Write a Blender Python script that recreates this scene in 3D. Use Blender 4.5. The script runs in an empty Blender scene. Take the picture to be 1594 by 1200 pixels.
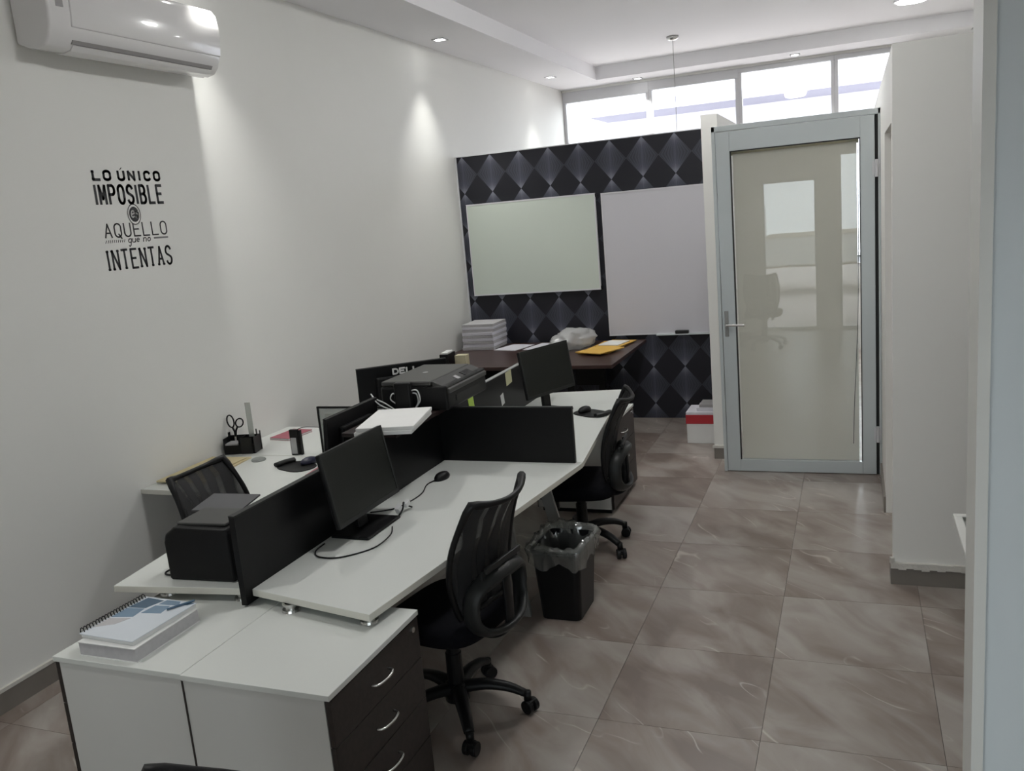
import bpy, bmesh, math, random
from mathutils import Vector, Matrix, noise
random.seed(7)
PI = math.pi
S = bpy.context.scene
C = S.collection

# ---------------------------------------------------------------- camera
R = ((0.9299672360138255, 0.35737940146059544, -0.08626067094842572),
     (0.01018890223877017, 0.2094880829042994, 0.9777581139485627),
     (-0.3675011921232022, 0.9101619122621799, -0.19117574965271422))
cam = bpy.data.cameras.new('camera'); cam.lens = 30.465; cam.sensor_width = 36; cam.clip_start = .05
co = bpy.data.objects.new('camera', cam); C.objects.link(co)
co.matrix_world = Matrix(((R[0][0], R[1][0], -R[2][0], 0), (R[0][1], R[1][1], -R[2][1], 0), (R[0][2], R[1][2], -R[2][2], 1.95), (0, 0, 0, 1)))
S.camera = co
# ---------------------------------------------------------------- light and exposure
S.view_settings.view_transform = 'Standard'; S.view_settings.look = 'None'
S.view_settings.gamma = 1; S.view_settings.use_curve_mapping = False
S.view_settings.exposure = 0.64
W = bpy.data.worlds.new('overcast_sky'); S.world = W; W.use_nodes = True
W.node_tree.nodes['Background'].inputs[0].default_value = (.93, .96, 1, 1)
W.node_tree.nodes['Background'].inputs[1].default_value = 4.6
S.cycles.use_denoising = True
S.cycles.max_bounces = 10; S.cycles.diffuse_bounces = 6; S.cycles.transparent_max_bounces = 16
S.cycles.sample_clamp_indirect = 6; S.cycles.caustics_reflective = False; S.cycles.caustics_refractive = False
def portal(loc, rot, sx, sy):
    l = bpy.data.lights.new('sky_portal', 'AREA'); l.shape = 'RECTANGLE'; l.size = sx; l.size_y = sy
    l.cycles.is_portal = True
    o = bpy.data.objects.new('sky_portal', l); C.objects.link(o); o.location = loc; o.rotation_euler = rot
portal((-1.15, 11.55, 2.15), (-PI/2, 0, 0), 4.7, 2.5)
portal((-.3, -.68, 1.2), (PI/2, 0, 0), 1.9, 2.5)
SPOT_W = 60; CEIL_E = 46

# ---------------------------------------------------------------- materials
def mat(name, col, rough=.5, metal=0, spec=.5, noise_amt=0, nscale=20, bump=0, bscale=200, alpha=1, emis=None, coat=0, transm=0):
    m = bpy.data.materials.new(name); m.use_nodes = True
    nt = m.node_tree; b = nt.nodes['Principled BSDF']
    b.inputs['Base Color'].default_value = (*col, 1); b.inputs['Roughness'].default_value = rough
    b.inputs['Metallic'].default_value = metal; b.inputs['Specular IOR Level'].default_value = spec
    b.inputs['Alpha'].default_value = alpha; b.inputs['Coat Weight'].default_value = coat
    b.inputs['Transmission Weight'].default_value = transm
    if emis:
        b.inputs['Emission Color'].default_value = (*emis[0], 1); b.inputs['Emission Strength'].default_value = emis[1]
    tc = nt.nodes.new('ShaderNodeTexCoord')
    if noise_amt:
        n = nt.nodes.new('ShaderNodeTexNoise'); n.inputs['Scale'].default_value = nscale; n.inputs['Detail'].default_value = 4
        nt.links.new(tc.outputs['Object'], n.inputs['Vector'])
        r = nt.nodes.new('ShaderNodeMapRange'); r.inputs[3].default_value = 1-noise_amt; r.inputs[4].default_value = 1+noise_amt
        nt.links.new(n.outputs['Fac'], r.inputs[0])
        v = nt.nodes.new('ShaderNodeVectorMath'); v.operation = 'SCALE'; v.inputs[0].default_value = col
        nt.links.new(r.outputs[0], v.inputs['Scale']); nt.links.new(v.outputs[0], b.inputs['Base Color'])
    if bump:
        n2 = nt.nodes.new('ShaderNodeTexNoise'); n2.inputs['Scale'].default_value = bscale; n2.inputs['Detail'].default_value = 3
        nt.links.new(tc.outputs['Object'], n2.inputs['Vector'])
        bp = nt.nodes.new('ShaderNodeBump'); bp.inputs['Strength'].default_value = bump; bp.inputs['Distance'].default_value = .01
        nt.links.new(n2.outputs['Fac'], bp.inputs['Height']); nt.links.new(bp.outputs[0], b.inputs['Normal'])
    return m
def thin(name, tint, refl, rough=0.0, diff=None, trans=1.0):
    """thin clear sheet: see-through with a faint mirror (and an optional milky part)"""
    m = bpy.data.materials.new(name); m.use_nodes = True; nt = m.node_tree; nt.nodes.clear()
    o = nt.nodes.new('ShaderNodeOutputMaterial'); t = nt.nodes.new('ShaderNodeBsdfTransparent'); t.inputs[0].default_value = (*tint, 1)
    g = nt.nodes.new('ShaderNodeBsdfGlossy'); g.inputs['Roughness'].default_value = rough
    x = nt.nodes.new('ShaderNodeMixShader'); f = nt.nodes.new('ShaderNodeLayerWeight'); f.inputs[0].default_value = .05
    a = nt.nodes.new('ShaderNodeMath'); a.operation = 'ADD'; a.inputs[1].default_value = refl; a.use_clamp = True
    nt.links.new(f.outputs['Fresnel'], a.inputs[0]); nt.links.new(a.outputs[0], x.inputs[0])
    src = t
    if diff:
        d = nt.nodes.new('ShaderNodeBsdfDiffuse'); d.inputs[0].default_value = (*diff, 1)
        tr = nt.nodes.new('ShaderNodeBsdfTranslucent'); tr.inputs[0].default_value = (*diff, 1)
        y0 = nt.nodes.new('ShaderNodeMixShader'); y0.inputs[0].default_value = .5
        nt.links.new(d.outputs[0], y0.inputs[1]); nt.links.new(tr.outputs[0], y0.inputs[2])
        y = nt.nodes.new('ShaderNodeMixShader'); y.inputs[0].default_value = 1-trans
        nt.links.new(t.outputs[0], y.inputs[1]); nt.links.new(y0.outputs[0], y.inputs[2]); src = y
    nt.links.new(src.outputs[0], x.inputs[1]); nt.links.new(g.outputs[0], x.inputs[2]); nt.links.new(x.outputs[0], o.inputs[0])
    return m
def ramp(nt, fac, stops):
    r = nt.nodes.new('ShaderNodeValToRGB'); e = r.color_ramp.elements
    while len(e) < len(stops): e.new(.5)
    for q, (p, c) in zip(e, stops): q.position = p; q.color = (*c, 1)
    nt.links.new(fac, r.inputs[0]); return r
def math_n(nt, op, a, b=None):
    n = nt.nodes.new('ShaderNodeMath'); n.operation = op
    for k, v in enumerate((a, b)):
        if v is None: continue
        if isinstance(v, (int, float)): n.inputs[k].default_value = v
        else: nt.links.new(v, n.inputs[k])
    return n.outputs[0]
def tile_material():
    m = mat('greige_stone_tile', (.3, .27, .25), .33, spec=.45); nt = m.node_tree; b = nt.nodes['Principled BSDF']
    tc = nt.nodes.new('ShaderNodeTexCoord'); oi = nt.nodes.new('ShaderNodeObjectInfo')
    v = nt.nodes.new('ShaderNodeVectorMath'); v.operation = 'SCALE'; v.inputs[0].default_value = (37, 53, 19)
    nt.links.new(oi.outputs['Random'], v.inputs['Scale'])
    a = nt.nodes.new('ShaderNodeVectorMath'); nt.links.new(tc.outputs['Object'], a.inputs[0]); nt.links.new(v.outputs[0], a.inputs[1])
    mp = nt.nodes.new('ShaderNodeMapping'); mp.vector_type = 'TEXTURE'; mp.inputs['Rotation'].default_value = (0, 0, -.85); mp.inputs['Scale'].default_value = (1, .42, 1)
    nt.links.new(a.outputs[0], mp.inputs[0])
    n = nt.nodes.new('ShaderNodeTexNoise'); n.inputs['Scale'].default_value = 2.1; n.inputs['Detail'].default_value = 6; n.inputs['Distortion'].default_value = .7
    nt.links.new(mp.outputs[0], n.inputs[0])
    s = math_n(nt, 'ADD', n.outputs['Fac'], math_n(nt, 'MULTIPLY', math_n(nt, 'SUBTRACT', oi.outputs['Random'], .5), .2))
    r = ramp(nt, s, [(.3, (.185, .146, .126)), (.44, (.25, .208, .183)), (.56, (.31, .274, .247)), (.72, (.365, .335, .307))])
    # thin pale veins
    mp2 = nt.nodes.new('ShaderNodeMapping'); mp2.vector_type = 'TEXTURE'; mp2.inputs['Rotation'].default_value = (0, 0, -.75); mp2.inputs['Scale'].default_value = (1.2, .4, 1)
    nt.links.new(a.outputs[0], mp2.inputs[0])
    n2 = nt.nodes.new('ShaderNodeTexNoise'); n2.inputs['Scale'].default_value = 1.5; n2.inputs['Detail'].default_value = 2; n2.inputs['Distortion'].default_value = .4
    nt.links.new(mp2.outputs[0], n2.inputs[0])
    d = math_n(nt, 'ABSOLUTE', math_n(nt, 'SUBTRACT', n2.outputs['Fac'], .5))
    n3 = nt.nodes.new('ShaderNodeTexNoise'); n3.inputs['Scale'].default_value = 3.5; nt.links.new(a.outputs[0], n3.inputs[0])
    vein = ramp(nt, d, [(0, (1, 1, 1)), (.009, (0, 0, 0))])
    gate = ramp(nt, n3.outputs['Fac'], [(.5, (0, 0, 0)), (.6, (1, 1, 1))])
    f = math_n(nt, 'MULTIPLY', math_n(nt, 'MULTIPLY', vein.outputs[0], gate.outputs[0]), .55)
    mx = nt.nodes.new('ShaderNodeMix'); mx.data_type = 'RGBA'; mx.inputs['B'].default_value = (.6, .55, .5, 1)
    nt.links.new(f, mx.inputs['Factor']); nt.links.new(r.outputs[0], mx.inputs['A']); nt.links.new(mx.outputs['Result'], b.inputs['Base Color'])
    return m
def diamond_material(DX=.288, DZ=.342, X0=-1.426, Z0=2.193):
    m = mat('diamond_wallpaper', (.05, .05, .07), .45, spec=.35); nt = m.node_tree; b = nt.nodes['Principled BSDF']
    g = nt.nodes.new('ShaderNodeNewGeometry'); sx = nt.nodes.new('ShaderNodeSeparateXYZ'); nt.links.new(g.outputs['Position'], sx.inputs[0])
    u = math_n(nt, 'DIVIDE', math_n(nt, 'SUBTRACT', sx.outputs[0], X0), DX)
    v = math_n(nt, 'DIVIDE', math_n(nt, 'SUBTRACT', sx.outputs[2], Z0), DZ)
    # nodes at integer (u, v); light rhombus centres at (i, j+.5)
    fu = math_n(nt, 'ABSOLUTE', math_n(nt, 'SUBTRACT', u, math_n(nt, 'ROUND', u)))          # 0 on the column axis .. .5
    vv = math_n(nt, 'SUBTRACT', v, .5)
    dv = math_n(nt, 'SUBTRACT', vv, math_n(nt, 'ROUND', vv)); av = math_n(nt, 'ABSOLUTE', dv)  # 0 at centre, .5 at the tips
    inside = math_n(nt, 'LESS_THAN', math_n(nt, 'ADD', fu, av), .5)
    # fine rays fanning from the tips: brighter on the axis and at the tips
    tipd = math_n(nt, 'SUBTRACT', .5, av)
    ang = math_n(nt, 'DIVIDE', fu, math_n(nt, 'ADD', tipd, .015))
    rays = math_n(nt, 'MULTIPLY', math_n(nt, 'ADD', math_n(nt, 'SINE', math_n(nt, 'MULTIPLY', ang, 34)), 1), .5)
    glow = math_n(nt, 'POWER', math_n(nt, 'MULTIPLY', av, 2), 2.5)
    axis = math_n(nt, 'SUBTRACT', 1, math_n(nt, 'MULTIPLY', fu, 2)); axis = math_n(nt, 'POWER', axis, 3)
    lum = math_n(nt, 'ADD', math_n(nt, 'ADD', math_n(nt, 'MULTIPLY', rays, .16), math_n(nt, 'MULTIPLY', glow, .75)), math_n(nt, 'MULTIPLY', axis, .22))
    lum = math_n(nt, 'ADD', lum, .18)
    lum = math_n(nt, 'MULTIPLY', lum, inside)
    r = ramp(nt, lum, [(0, (.012, .012, .017)), (.18, (.030, .031, .042)), (.6, (.066, .069, .092)), (1, (.17, .175, .215))])
    nt.links.new(r.outputs[0], b.inputs['Base Color'])
    return m
def wood_material(name, c1, c2, rough=.35):
    m = mat(name, c1, rough); nt = m.node_tree; b = nt.nodes['Principled BSDF']
    tc = nt.nodes.new('ShaderNodeTexCoord'); mp = nt.nodes.new('ShaderNodeMapping'); mp.inputs['Scale'].default_value = (2, 22, 22)
    nt.links.new(tc.outputs['Object'], mp.inputs[0]); n = nt.nodes.new('ShaderNodeTexNoise'); n.inputs['Scale'].default_value = 2.5; n.inputs['Detail'].default_value = 5
    nt.links.new(mp.outputs[0], n.inputs[0]); r = ramp(nt, n.outputs['Fac'], [(.35, c1), (.65, c2)]); nt.links.new(r.outputs[0], b.inputs['Base Color'])
    return m
M = {}
M['wall'] = mat('white_wall_paint', (.77, .768, .74), .62, spec=.25, noise_amt=.015, nscale=3, bump=.02, bscale=60)
M['wall_c'] = mat('cream_wall_paint', (.80, .79, .76), .6, spec=.3, noise_amt=.02, nscale=3, bump=.02, bscale=60)
M['ceil'] = mat('white_ceiling_paint', (.86, .855, .875), .8, spec=.2, noise_amt=.01, nscale=2)
M['bluewall'] = mat('blue_grey_paint', (.62, .665, .685), .5, spec=.3, noise_amt=.015, nscale=3)
M['trim'] = mat('off_white_trim', (.66, .66, .63), .5, noise_amt=.02, nscale=8)
M['plaster'] = mat('rough_plaster', (.62, .6, .56), .9, spec=.1, noise_amt=.08, nscale=30, bump=.4, bscale=60)
M['base'] = mat('greige_skirting_tile', (.20, .18, .16), .4, noise_amt=.15, nscale=7)
M['tile'] = tile_material()
M['grout'] = mat('grout', (.11, .095, .085), .9, noise_amt=.05)
M['diamond'] = diamond_material()
M['alu'] = mat('painted_grey_aluminium', (.56, .60, .61), .38, metal=.25, noise_amt=.02, nscale=5)
M['alu_w'] = mat('white_window_aluminium', (.62, .62, .64), .4, noise_amt=.02, nscale=5)
M['rubber'] = mat('black_gasket', (.012, .012, .012), .6, noise_amt=.1)
M['glass'] = thin('clear_glass', (.93, .95, .95), .05)
M['doorglass'] = thin('door_glass', (.98, .985, .98), .05)
M['blind'] = thin('roller_blind_fabric', (1, 1, 1), 0, 1.0, diff=(.87, .855, .80), trans=.0)
M['desk'] = mat('white_melamine', (.62, .635, .61), .32, spec=.4, noise_amt=.012, nscale=4)
M['deskedge'] = mat('cream_edge_band', (.64, .63, .57), .45, noise_amt=.02)
M['cab'] = mat('white_cabinet_melamine', (.56, .56, .54), .42, spec=.35, noise_amt=.015, nscale=4)
M['wenge'] = wood_material('wenge_laminate', (.010, .007, .006), (.020, .014, .012), .45)
M['mahog'] = wood_material('dark_red_wood', (.028, .014, .012), (.055, .027, .023), .32)
M['shelfwood'] = wood_material('very_dark_red_wood', (.010, .004, .004), (.018, .007, .007), .5)
M['lidgrey'] = mat('dark_grey_printer_lid', (.045, .045, .043), .4, spec=.4, noise_amt=.06, nscale=30)
M['traygrey'] = mat('smoke_grey_tray', (.075, .075, .08), .5, noise_amt=.06)
M['panel'] = mat('black_screen_panel', (.0045, .0045, .005), .34, spec=.22, noise_amt=.1, nscale=9)
M['black'] = mat('black_plastic', (.006, .006, .0065), .42, spec=.25, noise_amt=.1, nscale=30)
M['black2'] = mat('charcoal_plastic', (.016, .017, .017), .45, spec=.3, noise_amt=.08, nscale=30)
M['fabric'] = mat('black_seat_fabric', (.005, .005, .007), .9, spec=.1, noise_amt=.2, nscale=90, bump=.3, bscale=500)
M['screen'] = mat('monitor_screen', (.008, .0095, .008), .3, spec=.3, noise_amt=.05, nscale=3)
M['chrome'] = mat('brushed_chrome', (.62, .62, .6), .25, metal=1, noise_amt=.03)
M['steel'] = mat('grey_painted_steel', (.3, .3, .29), .4, metal=.3, noise_amt=.04)
M['paper'] = mat('white_paper', (.72, .72, .71), .8, spec=.15, noise_amt=.03, nscale=12)
M['paper_l'] = mat('lilac_white_paper', (.62, .61, .66), .8, spec=.15, noise_amt=.05, nscale=12)
M['papergrey'] = mat('grey_paper_edge', (.45, .44, .45), .85, spec=.1, noise_amt=.12, nscale=60)
M['manila'] = mat('manila_paper', (.62, .53, .33), .75, spec=.15, noise_amt=.05, nscale=9)
M['yellow'] = mat('yellow_envelope_paper', (.62, .38, .09), .7, spec=.2, noise_amt=.1, nscale=8)
M['note_y'] = mat('pale_yellow_note', (.66, .64, .40), .8, noise_amt=.03)
M['note_g'] = mat('lime_green_note', (.48, .68, .12), .8, noise_amt=.03)
M['pink'] = mat('dusty_pink_cover', (.36, .10, .13), .6, noise_amt=.08)
M['red'] = mat('red_print', (.42, .02, .03), .5, noise_amt=.08)
M['cream'] = mat('cream_card', (.6, .55, .38), .7, noise_amt=.04)
M['board1'] = mat('greenish_whiteboard', (.56, .61, .55), .3, spec=.45, noise_amt=.015, nscale=2)
M['board2'] = mat('lilac_whiteboard', (.56, .55, .585), .3, spec=.45, noise_amt=.015, nscale=2)
M['ac'] = mat('glossy_white_ac_plastic', (.74, .73, .73), .18, spec=.5, noise_amt=.005, nscale=3, coat=.4)
M['acgrey'] = mat('grey_vent_plastic', (.3, .29, .29), .5, noise_amt=.05)
M['ink'] = mat('black_vinyl', (.015, .015, .018), .5, noise_amt=.05)
M['inkgrey'] = mat('grey_vinyl', (.2, .2, .2), .5, noise_amt=.05)
M['wallvinyl'] = mat('white_vinyl', (.77, .768, .74), .6, noise_amt=.01)
M['lamp'] = mat('lit_diffuser', (1, 1, 1), .5, emis=((1, 1, .98), CEIL_E), noise_amt=.001)
M['bulb'] = mat('lit_spot_lens', (1, 1, 1), .5, emis=((1, 1, .97), 14), noise_amt=.001)
M['liner'] = thin('clear_bin_liner', (.85, .87, .85), .16, .12, diff=(.6, .62, .6), trans=.72)
M['plasticbag'] = thin('milky_plastic_bag', (.9, .9, .9), .05, .3, diff=(.72, .72, .72), trans=.15)
M['clearp'] = thin('clear_plastic', (.82, .84, .83), .08, .1, diff=(.6, .62, .6), trans=.55)
M['frost'] = thin('frosted_panel', (.9, .9, .88), .04, .2, diff=(.6, .6, .58), trans=.6)
M['asphalt'] = mat('asphalt', (.16, .16, .165), .9, noise_amt=.15, nscale=2)
M['pave'] = mat('sunlit_concrete', (.55, .49, .47), .9, noise_amt=.08, nscale=1)  # concrete lightened to stand in for sunlit ground and its bounce
M['bldg'] = mat('pale_render', (.8, .78, .84), .9, noise_amt=.04, nscale=1)
M['awn'] = mat('lavender_grey_awning', (.50, .48, .56), .9, noise_amt=.05, nscale=1)
M['bldg_d'] = mat('grey_render', (.22, .21, .25), .9, noise_amt=.04, nscale=1)
M['car'] = mat('white_car_paint', (.6, .6, .58), .35, noise_amt=.02, nscale=2)
M['tan'] = mat('tan_canvas', (.32, .27, .2), .8, noise_amt=.05, nscale=4)
M['cable_w'] = mat('white_cable', (.6, .6, .6), .5, noise_amt=.03)
M['bluebook'] = mat('blue_print', (.16, .24, .33), .45, noise_amt=.1, nscale=30)
M['bluebook2'] = mat('dark_blue_print', (.06, .11, .17), .45, noise_amt=.1, nscale=30)
M['cover'] = mat('pale_blue_cover', (.60, .64, .69), .4, noise_amt=.04, nscale=9)
M['silver'] = mat('silver_grey_plastic', (.42, .42, .43), .35, metal=.3, noise_amt=.04)
M['indigo'] = mat('dark_blue_plastic', (.02, .022, .05), .4, noise_amt=.1)
def mesh_fabric():
    m = bpy.data.materials.new('black_mesh_fabric'); m.use_nodes = True; nt = m.node_tree; b = nt.nodes['Principled BSDF']
    b.inputs['Base Color'].default_value = (.012, .012, .013, 1); b.inputs['Roughness'].default_value = .7
    tc = nt.nodes.new('ShaderNodeTexCoord'); w = nt.nodes.new('ShaderNodeTexWave'); w.inputs['Scale'].default_value = 5; w.inputs['Distortion'].default_value = 2.2
    w.bands_direction = 'X'; w.inputs['Detail'].default_value = 1; w.inputs['Scale'].default_value = 4; w.inputs['Distortion'].default_value = 5
    nt.links.new(tc.outputs['Object'], w.inputs[0])
    n = nt.nodes.new('ShaderNodeTexNoise'); n.inputs['Scale'].default_value = 9; nt.links.new(tc.outputs['Object'], n.inputs[0])
    k = math_n(nt, 'MULTIPLY', math_n(nt, 'POWER', w.outputs['Fac'], 2), math_n(nt, 'MULTIPLY', n.outputs['Fac'], 1.8))
    # net openness varies where the two layers of netting line up (moire)
    r = nt.nodes.new('ShaderNodeMapRange'); r.inputs[3].default_value = .985; r.inputs[4].default_value = .70
    nt.links.new(k, r.inputs[0]); nt.links.new(r.outputs[0], b.inputs['Alpha'])
    return m
M['mesh'] = mesh_fabric()

# ---------------------------------------------------------------- helpers
def bm_new(): return bmesh.new()
def box(bm, c, s, rz=0, rx=0, ry=0):
    mt = Matrix.Translation(c) @ Matrix.Rotation(rz, 4, 'Z') @ Matrix.Rotation(ry, 4, 'Y') @ Matrix.Rotation(rx, 4, 'X') @ Matrix.Diagonal((*s, 1))
    bmesh.ops.create_cube(bm, size=1, matrix=mt); return bm
def bx(x0, x1, y0, y1, z0, z1, bm=None):
    bm = bm or bm_new(); return box(bm, ((x0+x1)/2, (y0+y1)/2, (z0+z1)/2), (abs(x1-x0), abs(y1-y0), abs(z1-z0)))
def cyl(bm, p0, p1, r0, r1=None, n=16):
    p0, p1 = Vector(p0), Vector(p1); d = p1-p0; r1 = r0 if r1 is None else r1
    mt = Matrix.Translation((p0+p1)/2) @ d.to_track_quat('Z', 'Y').to_matrix().to_4x4()
    bmesh.ops.create_cone(bm, cap_ends=True, segments=n, radius1=r0, radius2=r1, depth=d.length, matrix=mt); return bm
def prism(bm, poly, z0, z1):
    a = [bm.verts.new((x, y, z0)) for x, y in poly]; b = [bm.verts.new((x, y, z1)) for x, y in poly]; n = len(poly)
    bm.faces.new(a[::-1]); bm.faces.new(b)
    for i in range(n): bm.faces.new((a[i], a[(i+1) % n], b[(i+1) % n], b[i]))
    return bm
def smooth_path(pts, k=6):
    P = [Vector(p) for p in pts]; out = []
    for i in range(len(P)-1):
        p0, p1, p2, p3 = P[max(i-1, 0)], P[i], P[i+1], P[min(i+2, len(P)-1)]
        for j in range(k):
            t = j/k; out.append(.5*((2*p1)+(p2-p0)*t+(2*p0-5*p1+4*p2-p3)*t*t+(3*p1-p0-3*p2+p3)*t**3))
    return out+[P[-1]]
def tube(bm, pts, r, n=8, closed=False, flat=1.0, rad=None):
    P = [Vector(p) for p in pts]; N = len(P); rings = []; up = None
    for i in range(N):
        if closed: t = P[(i+1) % N]-P[i-1]
        else: t = P[min(i+1, N-1)]-P[max(i-1, 0)]
        t.normalize()
        if up is None: up = Vector((0, 0, 1)) if abs(t.z) < .9 else Vector((1, 0, 0))
        side = t.cross(up).normalized(); up = side.cross(t).normalized()
        rr = rad[i] if rad else r
        rings.append([bm.verts.new(P[i]+side*math.cos(2*PI*k/n)*rr+up*math.sin(2*PI*k/n)*rr*flat) for k in range(n)])
    for i in range(N if closed else N-1):
        a, b = rings[i], rings[(i+1) % N]
        for k in range(n): bm.faces.new((a[k], a[(k+1) % n], b[(k+1) % n], b[k]))
    if not closed: bm.faces.new(rings[0][::-1]); bm.faces.new(rings[-1])
    return bm
def lathe(bm, prof, n=24, c=(0, 0)):
    rings = [[bm.verts.new((c[0]+r*math.cos(2*PI*k/n), c[1]+r*math.sin(2*PI*k/n), z)) for k in range(n)] for r, z in prof]
    for a, b in zip(rings, rings[1:]):
        for k in range(n): bm.faces.new((a[k], a[(k+1) % n], b[(k+1) % n], b[k]))
    bm.faces.new(rings[0][::-1]); bm.faces.new(rings[-1]); return bm
def obj(name, bm, m, parent=None, bevel=0, seg=2, smooth=False):
    bmesh.ops.recalc_face_normals(bm, faces=bm.faces)
    me = bpy.data.meshes.new(name); bm.to_mesh(me); bm.free()
    me.materials.append(M[m] if isinstance(m, str) else m)
    if smooth:
        for p in me.polygons: p.use_smooth = True
    o = bpy.data.objects.new(name, me); C.objects.link(o)
    if parent: o.parent = parent
    if bevel:
        b = o.modifiers.new('bevel', 'BEVEL'); b.width = bevel; b.segments = seg; b.limit_method = 'ANGLE'; b.angle_limit = .6; b.harden_normals = False
    return o
def thing(name, label, cat, loc=(0, 0, 0), rz=0, group=None):
    o = bpy.data.objects.new(name, None); C.objects.link(o); o.location = loc; o.rotation_euler = (0, 0, rz)
    o.empty_display_size = .1; o['label'] = label; o['category'] = cat
    if group: o['group'] = group
    return o
def tag(o, label, cat, group=None):
    o['label'] = label; o['category'] = cat
    if group: o['group'] = group
    return o
def struct(name, bm, m, parent=None, bevel=0):
    o = obj(name, bm, m, parent, bevel)
    if not parent: o['kind'] = 'structure'
    return o
def sempty(name):
    o = bpy.data.objects.new(name, None); C.objects.link(o); o['kind'] = 'structure'; return o
def dup(root, loc, rz, label, group=None):
    kids = {}
    for c in bpy.data.objects:
        if c.parent: kids.setdefault(c.parent.name, []).append(c)
    r = root.copy(); C.objects.link(r); r.location = loc; r.rotation_euler = (0, 0, rz); r['label'] = label
    if group: r['group'] = group
    def rec(a, b):
        for ch in kids.get(a.name, []):
            c = ch.copy(); C.objects.link(c); c.parent = b; rec(ch, c)
    rec(root, r); return r

# stroke lettering -------------------------------------------------
def arc(cx, cy, rx, ry, a0, a1, n=10):
    return [(cx+rx*math.cos(math.radians(a0+(a1-a0)*i/n)), cy+ry*math.sin(math.radians(a0+(a1-a0)*i/n))) for i in range(n+1)]
def stad(ry=.28):
    return arc(.5, 1-ry, .5, ry, 0, 180)+arc(.5, ry, .5, ry, 180, 360)+[(1, 1-ry)]
GL = {
 'L': [[(0, 1), (0, 0), (1, 0)]], 'O': [stad()], 'U': [[(0, 1)]+arc(.5, .28, .5, .28, 180, 360)+[(1, 1)]],
 'N': [[(0, 0), (0, 1), (1, 0), (1, 1)]], 'I': [[(.5, 0), (.5, 1)]], 'C': [arc(.5, .72, .5, .28, 20, 180)+arc(.5, .28, .5, .28, 180, 340)],
 'M': [[(0, 0), (0, 1), (.5, .25), (1, 1), (1, 0)]], 'P': [[(0, 0), (0, 1), (.55, 1)]+arc(.55, .75, .45, .25, 90, -90)+[(0, .5)]],
 'S': [arc(.5, .74, .5, .26, 20, 200)+[(.15, .58), (.85, .42)]+arc(.5, .26, .5, .26, 20, -160)],
 'B': [[(0, 0), (0, 1), (.5, 1)]+arc(.5, .76, .42, .24, 90, -90)+[(0, .52)], [(.5, .52)]+arc(.5, .26, .5, .26, 90, -90)+[(0, 0)]],
 'E': [[(1, 1), (0, 1), (0, 0), (1, 0)], [(0, .52), (.8, .52)]], 'A': [[(0, 0), (.5, 1), (1, 0)], [(.2, .33), (.8, .33)]],
 'Q': [stad(), [(.55, .22), (.95, -.12)]], 'T': [[(0, 1), (1, 1)], [(.5, 1), (.5, 0)]],
 'D': [[(0, 0), (0, 1), (.45, 1)]+arc(.45, .5, .55, .5, 90, -90)+[(0, 0)]],
 'q': [arc(.45, .35, .45, .35, 30, 330), [(.9, .7), (.85, -.5), (.5, -.75), (.3, -.5)]],
 'u': [[(0, .7)]+arc(.45, .28, .45, .28, 180, 360)+[(.9, .7)], [(.9, .7), (.95, 0)]],
 'e': [[(.1, .35), (.85, .42)]+arc(.48, .38, .4, .34, 10, 320)],
 'n': [[(0, .7), (0, 0)], [(0, .45)]+arc(.42, .4, .42, .3, 160, 0)+[(.84, 0)]],
 'o': [arc(.45, .35, .42, .35, 0, 360)], 's': [arc(.45, .55, .36, .17, 30, 200)+arc(.45, .18, .4, .19, 60, -150)],
}
SERIF = {'L': [(0, 1), (0, 0)], 'U': [(0, 1), (1, 1)], 'N': [(0, 0), (0, 1), (1, 1)], 'I': [(.5, 0), (.5, 1)], 'T': [(.5, 0)], 'E': [], 'A': [(0, 0), (1, 0)]}
def letter_bm(ch, w, h, th, serif=0, shear=0, dep=.0012):
    """flat letter in the local x-z plane, raised towards -y"""
    bm = bm_new()
    def q(p): return (p[0]*w+shear*p[1]*h, p[1]*h)
    def seg(a, b, t=th):
        d = Vector((b[0]-a[0], b[1]-a[1])); l = d.length
        if l < 1e-6: return
        box(bm, ((a[0]+b[0])/2, 0, (a[1]+b[1])/2), (l+t*.55, dep, t), ry=-math.atan2(d.y, d.x))
    for s in GL[ch]:
        P = [q(p) for p in s]
        for a, b in zip(P, P[1:]): seg(a, b)
    if serif:
        for p in SERIF.get(ch, []):
            x, y = q(p); dy = th*.3*(1 if p[1] < .5 else -1)
            seg((x-serif, y+dy), (x+serif, y+dy), th*.8)
    return bm
def word(parent, text, x0, x1, z0, h, th, serif=0, shear=0, m='ink', gap=.25, wide=None, name='letter'):
    """letters between x0 and x1 as parts; I and space are narrow"""
    ww = [(.25 if c == 'I' and not serif else .4 if c in 'I ' else 1) for c in text]
    tot = sum(ww)+gap*(len(text)-1); u = (x1-x0)/tot; x = x0
    for c, k in zip(text, ww):
        if c != ' ':
            lw = max(u*k-th*.6, .001) if c != 'I' else u*k
            o = obj(name, letter_bm(c, lw, h-th, th, serif, shear), m, parent); o.location = (x+(th*.3 if c != 'I' else 0), 0, z0+th/2)
        x += u*(k+gap)

# ================================================================ ROOM
XL, YW, YB = -3.51, 11.31, -.5
XR = 2.3
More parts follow.
